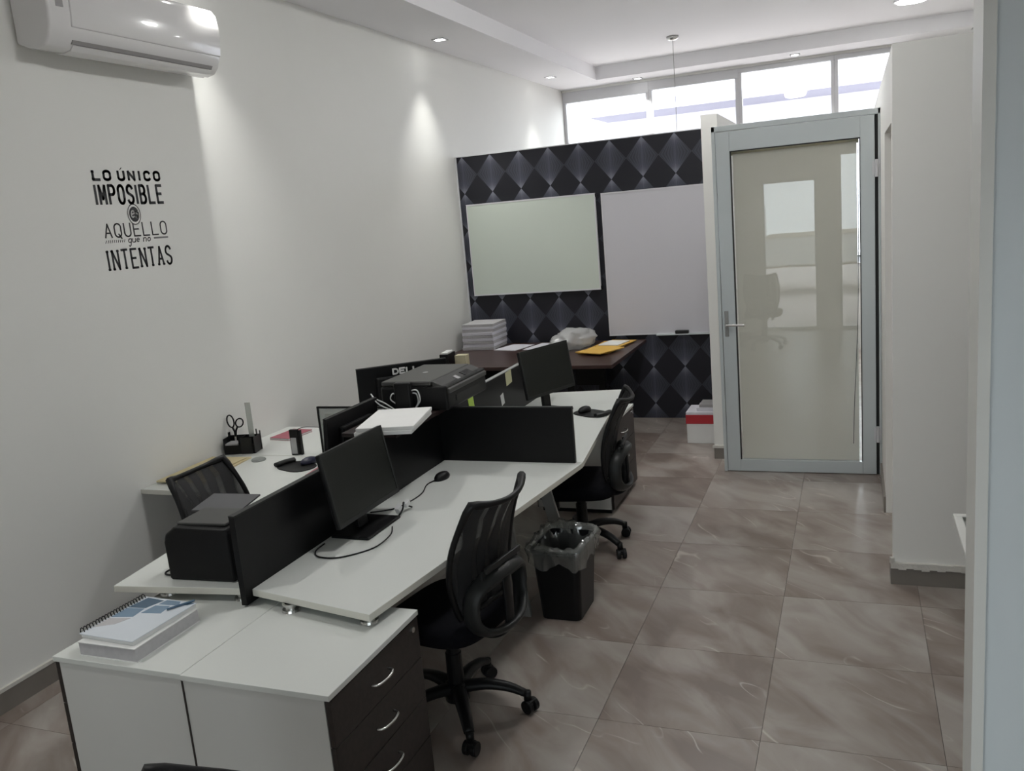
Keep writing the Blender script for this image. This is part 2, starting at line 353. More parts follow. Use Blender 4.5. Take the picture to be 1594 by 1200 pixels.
# floor tiles
T = .6116
bmf = bx(XL-.1, XR+.1, YB-.1, YW+.1, -.08, -.0045)
floor = struct('floor', bmf, 'grout')
t0 = None
def tile_mesh(w, d):
    bm = bx(-w/2, w/2, -d/2, d/2, -.0045, 0)
    return bm
cache = {}
xs = [-.945+T*k for k in range(-5, 7)]; ys = [2.93+T*k for k in range(-6, 15)]
for i in range(len(xs)-1):
    for j in range(len(ys)-1):
        x0, x1, y0, y1 = max(xs[i], XL), min(xs[i+1], XR), max(ys[j], YB), min(ys[j+1], YW)
        if x1-x0 < .02 or y1-y0 < .02: continue
        key = (round(x1-x0, 3), round(y1-y0, 3))
        if key not in cache:
            o = obj('tile', tile_mesh(x1-x0-.0018, y1-y0-.0018), 'tile', floor); cache[key] = o
        else:
            o = cache[key].copy(); C.objects.link(o)
        o.location = ((x0+x1)/2, (y0+y1)/2, 0)
ZC, ZS = 3.64, 3.486
XI, YI = -2.895, 10.78
# left wall, window wall, right wall, back wall
struct('wall_left', bx(XL-.12, XL, YB-.15, YW+.15, 0, ZC+.1), 'wall')
struct('wall_right', bx(XR, XR+.12, YB-.15, YW+.15, 0, ZC+.1), 'wall')
bm = bx(XL, XR, YW, YW+.12, 0, 1.0); bx(XL, XR, YW, YW+.12, 3.46, ZC+.1, bm); bx(.62, XR, YW, YW+.12, 1.0, 3.46, bm)
struct('wall_far', bm, 'wall')
bm = bm_new()
for x0, x1, z0, z1 in ((XL, -1.19, 0, ZC+.1), (-1.19, -.46, 2.12, ZC+.1), (-.46, -.17, 0, ZC+.1), (-.17, .55, 2.42, ZC+.1), (.55, XR, 0, ZC+.1)):
    bx(x0, x1, YB-.15, YB, z0, z1, bm)
struct('wall_back', bm, 'wall')
struct('ceiling', bx(XL, XR, YB, YW, ZC, ZC+.1), 'ceil')
bm = prism(bm_new(), [(XL, YB), (XI, YB), (XI, YI), (XR, YI), (XR, YW), (XL, YW)], ZS, ZC)
struct('trim_1', bm, 'ceil')                                   # dropped border of the ceiling
# left skirting
bm = bm_new(); bx(XL, XL+.012, YB, 7.74, 0, .095, bm)
struct('baseboard_left', bm, 'base')
struct('trim_2', bx(XL, XL+.016, YB, 7.74, .095, .112), 'plaster')
# patterned partition
part = sempty('wall_partition')
obj('partition_board', bx(XL+.012, -1.0, 7.756, 7.83, 0, 2.535), 'diamond', part)
obj('edge_strip', bx(XL+.001, XL+.014, 7.745, 7.835, 0, 2.54), 'alu_w', part)
obj('top_strip', bx(XL+.012, -1.0, 7.75, 7.835, 2.535, 2.543), 'alu_w', part)
# wing wall between partition and door
struct('wall_wing', bx(-1.0, -.885, 6.49, 9.2, 0, 2.535), 'wall_c')
struct('baseboard_wing', bx(-1.0, -.897, 6.478, 6.49, 0, .085), 'base')
struct('trim_3', bx(-1.012, -.885, 6.474, 6.4895, .085, .105), 'plaster')
# low right-hand wall box with its doorway
XW = .17
bm = bx(XW, XW+.12, 5.42, 9.2, 0, 2.55); bx(XW, XW+.12, 4.52, 5.42, 2.22, 2.55, bm)
bx(XW, XR, 4.40, 4.52, 0, 2.55, bm)
struct('wall_side', bm, 'wall_c')
bm = bx(XW-.012, XR, 4.386, 4.40, 0, .088); bx(XW-.012, XW, 4.40, 4.52, 0, .088, bm)
struct('baseboard_side', bm, 'base')
bm = bx(XW-.012, XW, 5.42, 6.12, 0, .10); struct('baseboard_passage', bm, 'base')
bm = bm_new()                                                   # broken plaster lip above the skirting
n = 26; rr = random.Random(3)
for k in range(n):
    x0 = XW-.012+k*(.9/n); e = .012*rr.random() if k < 12 else .003*rr.random()
    bx(x0, x0+.9/n+.001, 4.383-.004*rr.random(), 4.40, .088-e, .113+.003*rr.random(), bm)
box(bm, (XW-.006, 4.39, .125), (.018, .018, .03), rz=.4)
struct('trim_4', bm, 'plaster')
# near wall stub on the right
struct('wall_near', bx(.248, XR, 1.9, 2.02, 0, ZC), 'bluewall')
struct('trim_5', bx(.2255, .248, 1.885, 2.03, 0, ZC), 'trim')

# -------- far windows
def window(n, x0, x1, z0, z1, zrail):
    w = sempty('window_%d' % n)
    bm = bm_new(); f = .04
    bx(x0, x1, YW+.01, YW+.09, z0, z0+f, bm); bx(x0, x1, YW+.01, YW+.09, zrail, z1, bm)
    bx(x0, x0+f, YW+.01, YW+.09, z0+f, zrail, bm); bx(x1-f, x1, YW+.01, YW+.09, z0+f, zrail, bm)
    obj('window_frame', bm, 'alu_w', w, .004)
    obj('pane', bx(x0+f, x1-f, YW+.04, YW+.046, z0+f, zrail), 'glass', w)
window(1, XL, -2.375, 1.0, 3.46, 3.325)
window(2, -2.375, -1.275, 1.0, 3.46, 3.35)
window(3, -1.275, -.18, 1.0, 3.46, 3.405)
window(4, -.18, .62, 1.0, 3.46, 3.405)

# -------- shop front behind the camera; pane tint added to dim the light coming in
M['tint'] = thin('light_dimming_glass', (.80, .83, .83), .04)
w = sempty('window_5')
bm = bx(-.17, -.14, YB-.1, YB-.04, 0, 2.42); bx(.52, .55, YB-.1, YB-.04, 0, 2.42, bm); bx(-.14, .52, YB-.1, YB-.04, 2.38, 2.42, bm); bx(-.14, .52, YB-.1, YB-.04, 0, .04, bm)
obj('window_frame', bm, 'alu', w, .003); obj('pane', bx(-.14, .52, YB-.073, YB-.067, .04, 2.38), 'tint', w)
w = sempty('door_2')
bm = bx(-1.19, -1.16, YB-.1, YB-.04, 0, 2.12); bx(-.49, -.46, YB-.1, YB-.04, 0, 2.12, bm); bx(-1.16, -.49, YB-.1, YB-.04, 2.08, 2.12, bm); bx(-1.16, -.49, YB-.1, YB-.04, .002, .05, bm)
obj('door_leaf', bm, 'alu', w, .003); obj('glass_pane', bx(-1.16, -.49, YB-.073, YB-.067, .05, 2.08), 'tint', w)
# -------- aluminium and glass door
YD = 6.17
d = sempty('door_1')
bm = bx(-.885, -.862, YD, YD+.06, 0, 2.42); bx(.155, XW, YD, YD+.06, 0, 2.42, bm); bx(-.885, XW, YD, YD+.06, 2.385, 2.42, bm)
bx(.115, XW-.001, YD+.045, YD+.07, 0, 2.385, bm)
obj('door_frame', bm, 'alu', d, .002)
bm = bm_new()
x0, x1, z0, z1 = -.858, .135, .005, 2.381
bx(x0, x0+.09, YD, YD+.045, z0, z1, bm); bx(x1-.085, x1, YD, YD+.045, z0, z1, bm)
bx(x0+.09, x1-.085, YD+.001, YD+.044, z0, z0+.085, bm); bx(x0+.09, x1-.085, YD+.001, YD+.044, z1-.13, z1, bm)
leaf = obj('door_leaf', bm, 'alu', d, .002)
gx0, gx1, gz0, gz1 = x0+.09, x1-.085, z0+.085, z1-.13
obj('glass_pane', bx(gx0, gx1, YD+.014, YD+.02, gz0, gz1), 'doorglass', leaf)
bm = bx(gx0, gx0+.008, YD+.006, YD+.03, gz0, gz1); bx(gx1-.006, gx1, YD+.006, YD+.03, gz0, gz1, bm); bx(gx0, gx1, YD+.006, YD+.03, gz1-.006, gz1, bm)
obj('gasket', bm, 'rubber', leaf)
bl = obj('roller_blind', bx(gx0+.012, gx1-.022, YD+.052, YD+.054, gz0-.01, gz1-.02), 'blind', d)
bm = cyl(bm_new(), (gx0+.0, YD+.075, gz1-.005), (gx1-.01, YD+.075, gz1-.005), .024)
obj('blind_roller', bm, 'cream', bl, smooth=True)
bm = tube(bm_new(), smooth_path([(gx1-.012, YD+.04, 2.18), (gx1-.02, YD+.04, 1.2), (gx1-.05, YD+.04, .5), (gx1-.06, YD+.04, .21)]), .0025, 6)
obj('pull_cord', bm, 'rubber', bl)
h = obj('door_handle', bx(x0+.015, x0+.042, YD-.012, YD, .99, 1.17), 'steel', leaf, .003)
bm = cyl(bm_new(), (x0+.03, YD-.01, 1.075), (x0+.03, YD-.05, 1.075), .009); cyl(bm, (x0+.03, YD-.05, 1.075), (x0+.155, YD-.05, 1.072), .0085)
obj('lever', bm, 'chrome', h, smooth=False)
for z in (.29, 2.05):
    bm = cyl(bm_new(), (.146, YD-.012, z-.055), (.146, YD-.012, z+.055), .011); bx(.12, .168, YD-.008, YD-.001, z-.045, z+.045, bm)
    obj('hinge', bm, 'alu_w', d)
bm = bx(.137, .1545, YD+.02, YD+.0445, .0, 2.384); obj('gasket', bm, 'rubber', d)

# -------- whiteboards on the partition
t = thing('whiteboard', 'smaller greenish whiteboard, landscape, on the left of the diamond wallpaper partition', 'whiteboard', (-2.79, 7.73, 1.22))
obj('writing_surface', bx(-.625, .625, -.014, -.010, .012, .858), 'board1', t)
bm = bx(-.635, .635, -.016, .012, 0, .012); bx(-.635, .635, -.016, .012, .858, .87, bm); bx(-.635, -.625, -.016, .012, .012, .858, bm); bx(.625, .635, -.016, .012, .012, .858, bm)
obj('frame', bm, 'alu_w', t)
obj('backing_board', bx(-.625, .625, -.010, .0255, .012, .858), 'alu_w', t)
for sx in (-.63, .63):
    for z in (.02, .85): obj('corner_bracket', box(bm_new(), (sx, .008, z), (.026, .034, .03)), 'black', t)
t = thing('whiteboard', 'larger lilac-white whiteboard on the partition beside the door, with a pen ledge', 'whiteboard', (-1.56, 7.74, .785))
obj('writing_surface', bx(-.535, .545, -.006, -.002, .012, 1.285), 'board2', t)
bm = bx(-.545, .555, -.010, .0155, 0, .012); bx(-.545, .555, -.010, .0155, 1.285, 1.297, bm); bx(-.545, -.535, -.010, .0155, .012, 1.285, bm); bx(.545, .555, -.010, .0155, .012, 1.285, bm)
obj('frame', bm, 'alu_w', t); obj('backing_board', bx(-.535, .545, -.002, .0155, .012, 1.285), 'alu_w', t)
obj('pen_ledge', bx(-.1, .45, -.055, -.010, -.004, .006), 'alu', t)
tag(obj('whiteboard_eraser', box(bm_new(), (-1.43, 7.705, .806), (.12, .04, .03)), 'black2', bevel=.006), 'dark board eraser on the ledge of the larger whiteboard', 'eraser')

# ================================================================ LAMPS
def spot(x, y, label):
    t = thing('recessed_spotlight', label, 'ceiling light', (x, y, ZS-.001), 0, 'recessed spotlights in the dropped ceiling border')
    bm = bm_new(); s = .055
    for a in ((-s, s, -s, -s+.012), (-s, s, s-.012, s), (-s, -s+.012, -s, s), (s-.012, s, -s, s)): bx(*a, -.006, 0, bm)
    obj('trim_ring', bm, 'alu_w', t)
    obj('lens', lathe(bm_new(), [(.036, -.004), (.036, -.001)], 16), 'bulb', t)
    l = bpy.data.lights.new('spot_bulb', 'SPOT'); l.energy = SPOT_W; l.spot_size = math.radians(88); l.spot_blend = 1; l.shadow_soft_size = .02
    l.color = (1, 1, .96)
    lo = bpy.data.objects.new('spot_bulb', l); C.objects.link(lo); lo.parent = t; lo.location = (0, 0, -.012)
    if x < -3: lo.rotation_euler = (0, -.22, 0)
for x, y, s in ((-3.28, 1.3, 'recessed spotlight nearest the back wall, above the left wall'), (-3.28, 4.228, 'recessed spotlight above the far end of the air conditioner'),
                (-3.28, 7.17, 'first recessed spotlight seen along the left wall, before the partition'), (-3.24, 10.05, 'recessed spotlight in the far left corner by the windows'),
                (-2.46, 11.13, 'recessed spotlight above the leftmost far window'), (-.6, 11.05, 'recessed spotlight above the third far window'),
                (1.26, 11.0, 'recessed spotlight at the far right, above the low wall')):
    spot(x, y, s)
t = thing('ceiling_lamp', 'large round lit ceiling lamp at the top edge, right of the pendant', 'ceiling light', (.54, 9.6, ZC))
obj('diffuser', lathe(bm_new(), [(.09, -.035), (.13, -.028), (.14, -.012), (.14, 0)], 32), 'lamp', t, smooth=True)
obj('rim', lathe(bm_new(), [(.155, -.02), (.155, 0), (.142, 0), (.142, -.02)], 32), 'alu_w', t)
for x_, y_, s_ in ((-.9, 3.3, 'round lit ceiling lamp over the nearest desks, above the picture'), (-.9, 6.2, 'round lit ceiling lamp over the far desks, above the picture')):
    t = thing('ceiling_lamp', s_, 'ceiling light', (x_, y_, ZC))
    obj('diffuser', lathe(bm_new(), [(.10, -.10), (.16, -.085), (.185, -.04), (.19, 0)], 32), 'lamp', t, smooth=True)
    obj('rim', lathe(bm_new(), [(.2, -.02), (.2, 0), (.188, 0), (.188, -.02)], 32), 'alu_w', t)
t = thing('pendant_lamp', 'thin-wired pendant lamp with round ceiling cup behind the partition', 'pendant lamp', (-1.73, 9.6, ZC))
obj('ceiling_cup', lathe(bm_new(), [(.03, -.045), (.06, -.03), (.065, 0)], 24), 'chrome', t, smooth=True)
obj('wire', cyl(bm_new(), (0, 0, -.04), (0, 0, -1.45), .003, n=6), 'steel', t)
obj('lamp_shade', lathe(bm_new(), [(.13, -1.72), (.12, -1.6), (.05, -1.48), (.02, -1.42)], 24), 'alu_w', t, smooth=True)

# ================================================================ AIR CONDITIONER
t = thing('air_conditioner', 'white split air conditioner high on the left wall', 'air conditioner', (XL, 3.09, 2.90))
def ac_profile(bm, y0, y1, prof):
    a = [bm.verts.new((x, y0, z)) for x, z in prof]; b = [bm.verts.new((x, y1, z)) for x, z in prof]; n = len(prof)
    bm.faces.new(a); bm.faces.new(b[::-1])
    for i in range(n): bm.faces.new((a[i], a[(i+1) % n], b[(i+1) % n], b[i]))
    return bm
L = 1.14
prof = [(.001, .002), (.06, -.022), (.12, -.034), (.165, -.026), (.195, .006), (.215, .055), (.224, .12), (.226, .2), (.215, .27), (.19, .305), (.15, .315), (.001, .315)]
obj('casing', ac_profile(bm_new(), 0, L, prof), 'ac', t, .012, 3, True)
fp = [(.205, .062), (.223, .064), (.231, .12), (.236, .2), (.226, .275), (.2, .31), (.19, .3), (.2, .2), (.205, .12)]
obj('front_panel', ac_profile(bm_new(), .12, L-.002, fp), 'ac', t, .004, 2, True)
lv = [(.08, -.033), (.12, -.041), (.168, -.032), (.188, -.010), (.184, -.006), (.164, -.026), (.12, -.033)]
obj('louvre_flap', ac_profile(bm_new(), .14, L-.05, lv), 'ac', t, .002, 2, True)
sl = [(.185, -.006), (.1935, -.006), (.2035, .010), (.193, .012)]
obj('outlet_slot', ac_profile(bm_new(), .13, L-.06, sl), 'acgrey', t)
for z0, z1 in ((.14, .17), (.185, .24)): obj('display_window', bx(.2225, .2265, .045, .085, z0, z1), 'acgrey', t)

# ================================================================ WALL DECAL
t = thing('wall_decal', 'black Spanish motto lettered on the left wall below the air conditioner', 'wall lettering', (XL+.0008, 3.385, 1.85), PI/2)
ZB = 1.85
word(t, 'LO', .004, .122, .450, .056, .0135, .006, gap=.42); word(t, 'UNICO', .168, .465, .450, .056, .0135, .004, gap=.5)
obj('accent', box(bm_new(), (.195, 0, .513), (.016, .0012, .004), ry=-.7), 'ink', t)
word(t, 'IMPOSIBLE', 0, .465, .33, .105, .0145, gap=.36)
bmr = tube(bm_new(), [(.235+.043*math.cos(2*PI*k/32), 0, .28+.052*math.sin(2*PI*k/32)) for k in range(32)], .0022, 6, True, 1)
o = obj('badge', lathe(bm_new(), [(.047, -.0006), (.047, .0006)], 32), 'wallvinyl', t); o.rotation_euler = (PI/2, 0, 0); o.scale = (1, 1.12, 1); o.location = (.235, -.0012, .28)
obj('badge_ring', bmr, 'ink', t).location = (0, -.0018, 0)
o = obj('badge', lathe(bm_new(), [(.034, -.0006), (.034, .0006)], 32), 'ink', t); o.rotation_euler = (PI/2, 0, 0); o.scale = (1, 1.15, 1); o.location = (.235, -.0024, .28)
for c, x in (('e', .209), ('s', .238)):
    o = obj('letter', letter_bm(c, .026, .052, .0062, shear=.1), 'wallvinyl', t); o.location = (x, -.0042, .262)
word(t, 'AQUELLO', .02, .455, .165, .075, .0075, gap=.38)
for k in range(10): obj('hatch_mark', box(bm_new(), (.02+k*.0135, 0, .148), (.0025, .0012, .016), ry=.5), 'ink', t)
obj('bar', bx(.35, .455, -.0006, .0006, .147, .156), 'inkgrey', t)
word(t, 'que', .165, .245, .135, .032, .0042, shear=.25, gap=.15); word(t, 'no', .27, .325, .135, .032, .0042, shear=.25, gap=.15)
word(t, 'INTENTAS', .005, .46, 0, .108, .0115, .006, gap=.42)

# ================================================================ DESKS
ZD = .71; TH = .026; YC = 4.0; XC = -2.05
def desk(label, poly):
    t = thing('workstation_desk', label, 'desk', (0, 0, 0), 0, 'four-desk cluster with black screens')
    o = obj('desktop', prism(bm_new(), poly, ZD-TH, ZD), 'desk', t, .002)
    o.data.materials.append(M['deskedge'])
    for p in o.data.polygons:
        if abs(p.normal.z) < .5: p.material_index = 1
    return t
def mir(poly): return [(x, 2*YC-y) for x, y in poly][::-1]
RN = [(XC+.014, 2.365), (-1.49, 2.265), (-1.272, YC-.003), (XC+.014, YC-.003)]
LN = [(XC-.014, 2.365), (XC-.014, YC-.003), (XL+.004, YC-.003), (XL+.004, 3.345), (-2.745, 3.345), (-2.62, 2.29)]
d_rn = desk('white wedge desk nearest the camera on the right of the central screen', RN)
d_rf = desk('white wedge desk beyond the cross screen, on the right', mir(RN))
d_ln = desk('white L-shaped desk nearest the camera, between central screen and left wall', LN)
d_lf = desk('white L-shaped desk against the left wall, beyond the desk organiser', mir(LN))
def leg(par, x, y, dx, dy):
    bm = bm_new(); n = Vector((dx, dy)).normalized()
    a = [bm.verts.new(p) for p in ((x-.035, y, ZD-TH), (x+.035, y, ZD-TH), (x+dx+.03, y+dy, 0), (x+dx-.03, y+dy, 0))]
    b = [bm.verts.new(v.co+Vector((0, .02, 0))) for v in a]
    bm.faces.new(a); bm.faces.new(b[::-1])
    for i in range(4): bm.faces.new((a[i], b[i], b[(i+1) % 4], a[(i+1) % 4]))
    obj('leg', bm, 'steel', par)
leg(d_rn, -1.62, 3.70, .09, 0); leg(d_rf, -1.62, 4.22, .17, 0); leg(d_ln, -2.5, 3.74, -.1, 0); leg(d_lf, -2.5, 4.26, -.1, 0)
leg(d_ln, -3.38, 3.5, -.03, 0); leg(d_lf, -3.38, 4.5, -.03, 0)
def standoff(par, x, y, zt=.655, zb=ZD-TH):
    bm = cyl(bm_new(), (x, y, zt), (x, y, zb), .021); cyl(bm, (x, y, zt), (x, y, zt+.008), .034, .031, 20); cyl(bm, (x, y, zb-.006), (x, y, zb), .03, n=20)
    obj('standoff', bm, 'chrome', par)
for x, y in ((-1.53, 2.325), (-1.86, 2.345)): standoff(d_rn, x, y)
for x, y in ((-2.11, 2.40), (-2.44, 2.38)): standoff(d_ln, x, y)
# screens
def screen(label, x0, x1, y0, y1, z0, z1, m='panel', name='screen_panel'):
    t = thing('privacy_screen', label, 'desk screen', ((x0+x1)/2, (y0+y1)/2, z0))
    hx, hy = (x1-x0)/2, (y1-y0)/2
    obj('panel', bx(-hx, hx, -hy, hy, 0, z1-z0-.006), m, t)
    obj('top_cap', bx(-hx-.001, hx+.001, -hy, hy, z1-z0-.006, z1-z0), 'silver' if m == 'panel' and y0 > 4 else 'black2', t)
    return t
screen('long black screen from the near desks up to the shelf', XC-.012, XC+.012, 2.33, YC-.013, .662, 1.0)
screen('black screen beyond the cross screen, carrying three sticky notes', XC-.012, XC+.012, YC+.013, 5.62, .662, 1.0)
screen('black cross screen dividing the two right-hand desks', XC+.012, -1.306, YC-.012, YC+.012, ZD, 1.0)
t = thing('privacy_screen', 'black-framed clear screen standing on the left-hand desks', 'desk screen', (-2.80, YC, ZD))
bm = bx(0, .735, -.006, .006, .282, .292); bx(0, .010, -.006, .006, 0, .282, bm); bx(.010, .735, -.006, .006, 0, .008, bm)
obj('frame', bm, 'black', t); obj('clear_panel', bx(.010, .735, -.002, .002, .008, .282), 'clearp', t)
obj('inner_sheet', bx(.05, .7, -.005, -.0025, .05, .25), 'frost', t)
def note(label, y, z, w, h, m, tilt=0):
    o = obj('sticky_note', box(bm_new(), (0, 0, 0), (.0008, w, h)), m); o.location = (XC+.0128, y, z); o.rotation_euler = (tilt, 0, 0)
    tag(o, label, 'sticky note')
note('lime green sticky note on the far black screen', 4.40, .93, .075, .09, 'note_g', .15)
note('pale yellow sticky note near the top of the far black screen, beside the monitor', 5.0, .952, .10, .085, 'note_y', .1)
note('small grey-white tag low on the far black screen', 4.87, .84, .05, .07, 'paper', .2)

# ================================================================ DRAWER CABINETS
def pedestal(name_label, x0, x1, y0, y1, h, face, group=None, nd=4):
    """drawers face +x when face=1, -x when face=-1"""
    t = thing('drawer_cabinet', name_label, 'drawer cabinet', ((x0+x1)/2, (y0+y1)/2, 0), 0, group)
    hx, hy = (x1-x0)/2, (y1-y0)/2
    obj('top_board', bx(-hx, hx, -hy-.005, hy+.005, h-.018, h), 'desk', t, .0015)
    f = .02
    bm = bx(-hx+.004, hx-.004, -hy, hy, .03, h-.018) if 0 else bm_new()
    xa, xb = (-hx+.004, hx-f-.002) if face > 0 else (-hx+f+.002, hx-.004)
    bx(xa, xb, -hy, hy, .03, h-.018, bm)
    obj('carcass', bm, 'cab', t)
    obj('seam_shade_strip', bx(*((-hx+.0005, -hx+.0045) if face > 0 else (hx-.0045, hx-.0005)), -hy-.002, hy, .03, h-.018), 'wenge', t)  # dark strip added to stand in for the shadowed seam between cabinets
    obj('plinth', bx(-hx+.03, hx-.03, -hy+.02, hy-.02, 0, .03), 'black', t)
    dz = (h-.018-.035)/nd
    for k in range(nd):
        z0 = .033+k*dz
        fx0, fx1 = (hx-f, hx-.002) if face > 0 else (-hx+.002, -hx+f)
        dr = obj('drawer', bx(fx0, fx1, -hy+.001, hy-.001, z0, z0+dz-.003), 'wenge', t, .001)
        zc = z0+dz*.5; X = (hx-.002) if face > 0 else (-hx+.002)
        P = smooth_path([(X, -.055, zc), (X+face*.02, -.045, zc), (X+face*.028, 0, zc), (X+face*.02, .045, zc), (X, .055, zc)], 5)
        obj('handle', tube(bm_new(), P, .006, 8, flat=.7), 'chrome', dr, smooth=True)
    X = hx-.002 if face > 0 else -hx+.002
    lk = obj('lock', cyl(bm_new(), (X, hy-.045, h-.05), (X+face*.006, hy-.045, h-.05), .01), 'chrome', t)
    return t
pedestal('white cabinet with dark drawers at the front right, under the near right desk corner', -1.943, -1.405, 1.882, 2.43, .655, 1)
pedestal('white cabinet beside the left wall, under the spiral notebooks', -2.482, -1.945, 1.886, 2.445, .655, -1)
pedestal('white cabinet with dark drawers beyond the far office chair, under the far right desk', -1.98, -1.45, 5.18, 5.83, .585, 1, nd=3)

# notebooks on the left cabinet
t = thing('spiral_notebook', 'spiral notebook with blue geometric cover on top of the near cabinet stack', 'notebook', (-2.275, 2.07, .704), -.04)
obj('pages', bx(-.115, .115, -.14, .14, 0, .014), 'paper', t)
cv = obj('cover', bx(-.118, .118, -.145, .143, .014, .0165), 'cover', t)
def tri(bm, pts, z): return prism(bm, pts, z, z+.0006)
for pts, m_ in (([(-.11, -.02), (-.03, .0), (-.04, .06), (-.11, .05)], 'bluebook'), ([(-.11, .055), (-.04, .065), (-.02, .13), (-.1, .135)], 'bluebook2'),
                ([(-.025, .03), (.05, .045), (.04, .1), (-.02, .09)], 'bluebook'), ([(-.015, .10), (.07, .11), (.05, .138), (-.01, .136)], 'bluebook'),
                ([(-.11, -.10), (-.05, -.06), (-.03, -.01), (-.11, -.03)], 'papergrey'), ([(.06, .115), (.1, .12), (.112, .138), (.075, .138)], 'bluebook2')):
    obj('cover_print', tri(bm_new(), pts, .0165), m_, cv)
for k in range(22):
    y = -.13+k*.0125
    obj('spiral_ring', tube(bm_new(), [(-.120+.010*math.cos(a), y, .0165+.013*math.sin(a)) for a in [2*PI*i/8 for i in range(8)]], .002, 4, True), 'black', t)
o = tag(obj('pen', cyl(bm_new(), (-2.215, 2.135, .7255), (-2.165, 2.215, .7255), .004, n=8), 'bluebook2'), 'dark pen lying on the blue notebook cover', 'pen')
t = thing('notebook', 'thick white notebook under the blue spiral notebook', 'notebook', (-2.265, 2.055, .655), .0)
obj('pages', bx(-.12, .12, -.145, .145, .003, .046), 'papergrey', t); bm = bx(-.122, .122, -.148, .148, 0, .003); bx(-.122, .122, -.148, .148, .046, .0488, bm)
obj('cover', bm, 'paper', t)

# ================================================================ MONITORS
def make_monitor(label, loc, rz, tilt, w=.475, h=.3, lift=.09, base=(.27, .18), logo=False, m='screen'):
    """screen faces local +x; foot centre at origin"""
    t = thing('monitor', label, 'monitor', loc, rz)
    R0 = Matrix.Rotation(-tilt, 4, 'Y')
    def place(o): o.location = (.035, 0, lift); o.rotation_euler = (0, -tilt, 0); return o
    bm = bx(-.022, -.004, -w/2, w/2, 0, h); sh = place(obj('shell', bm, 'black', t, .004))
    bm = bx(-.004, .001, -w/2, w/2, h-.012, h); bx(-.004, .001, -w/2, w/2, 0, .018, bm); bx(-.004, .001, -w/2, -w/2+.012, .018, h-.012, bm); bx(-.004, .001, w/2-.012, w/2, .018, h-.012, bm)
    place(obj('bezel', bm, 'black2', t)); place(obj('display', bx(-.004, -.001, -w/2+.012, w/2-.012, .018, h-.012), m, t))
    place(obj('rear_housing', box(bm_new(), (-.035, 0, h*.5), (.028, w*.6, h*.6)), 'black', t, .01))
    nk = box(bm_new(), (-.03, 0, (lift+.12)/2+.006), (.022, .07, lift+.11), ry=-tilt*.5)
    obj('neck', nk, 'black', t, .004)
    obj('base', prism(bm_new(), [(-.09, -base[0]/2), (.09, -base[0]/2), (.09, base[0]/2), (-.09, base[0]/2)], 0, .012), 'black', t, .004)
    return t
m1 = make_monitor('black monitor facing the near right office chair', (-1.93, 3.0, ZD), -.01, .18, lift=.083, h=.31, w=.48)
m2 = make_monitor('black monitor on the far right desk, in front of the brown table', (-1.80, 5.06, ZD), -.35, .155, lift=.13, base=(.26, .19))
m3 = make_monitor('monitor seen from behind on the near left desk, left of the paper stack', (-2.30, 3.57, ZD), PI, .08, w=.47, h=.30, lift=.09)
m4 = make_monitor('monitor seen from behind, white maker name on its back, left of the printer', (-2.58, 4.62, ZD), PI-math.atan2(.44, .35)*1+.0, .05, w=.56, h=.33, lift=.085)
# maker's name on the back of m4
lg = obj('logo', bx(0, .001, 0, .001, 0, .001), 'paper', m4); lg.location = (.035+.052, 0, 0)
bpy.data.objects.remove(lg)
lt = [(c, i) for i, c in enumerate('DELL')]
for c, i in lt:
    o = obj('logo_letter', letter_bm(c, .03, .03, .010, dep=.002), 'paper', m4)
    # back side is local -x; read from behind, text runs towards -y
    o.rotation_euler = (0, 0, -PI/2); o.location = (-.020, .06-i*.042, .085+.275)

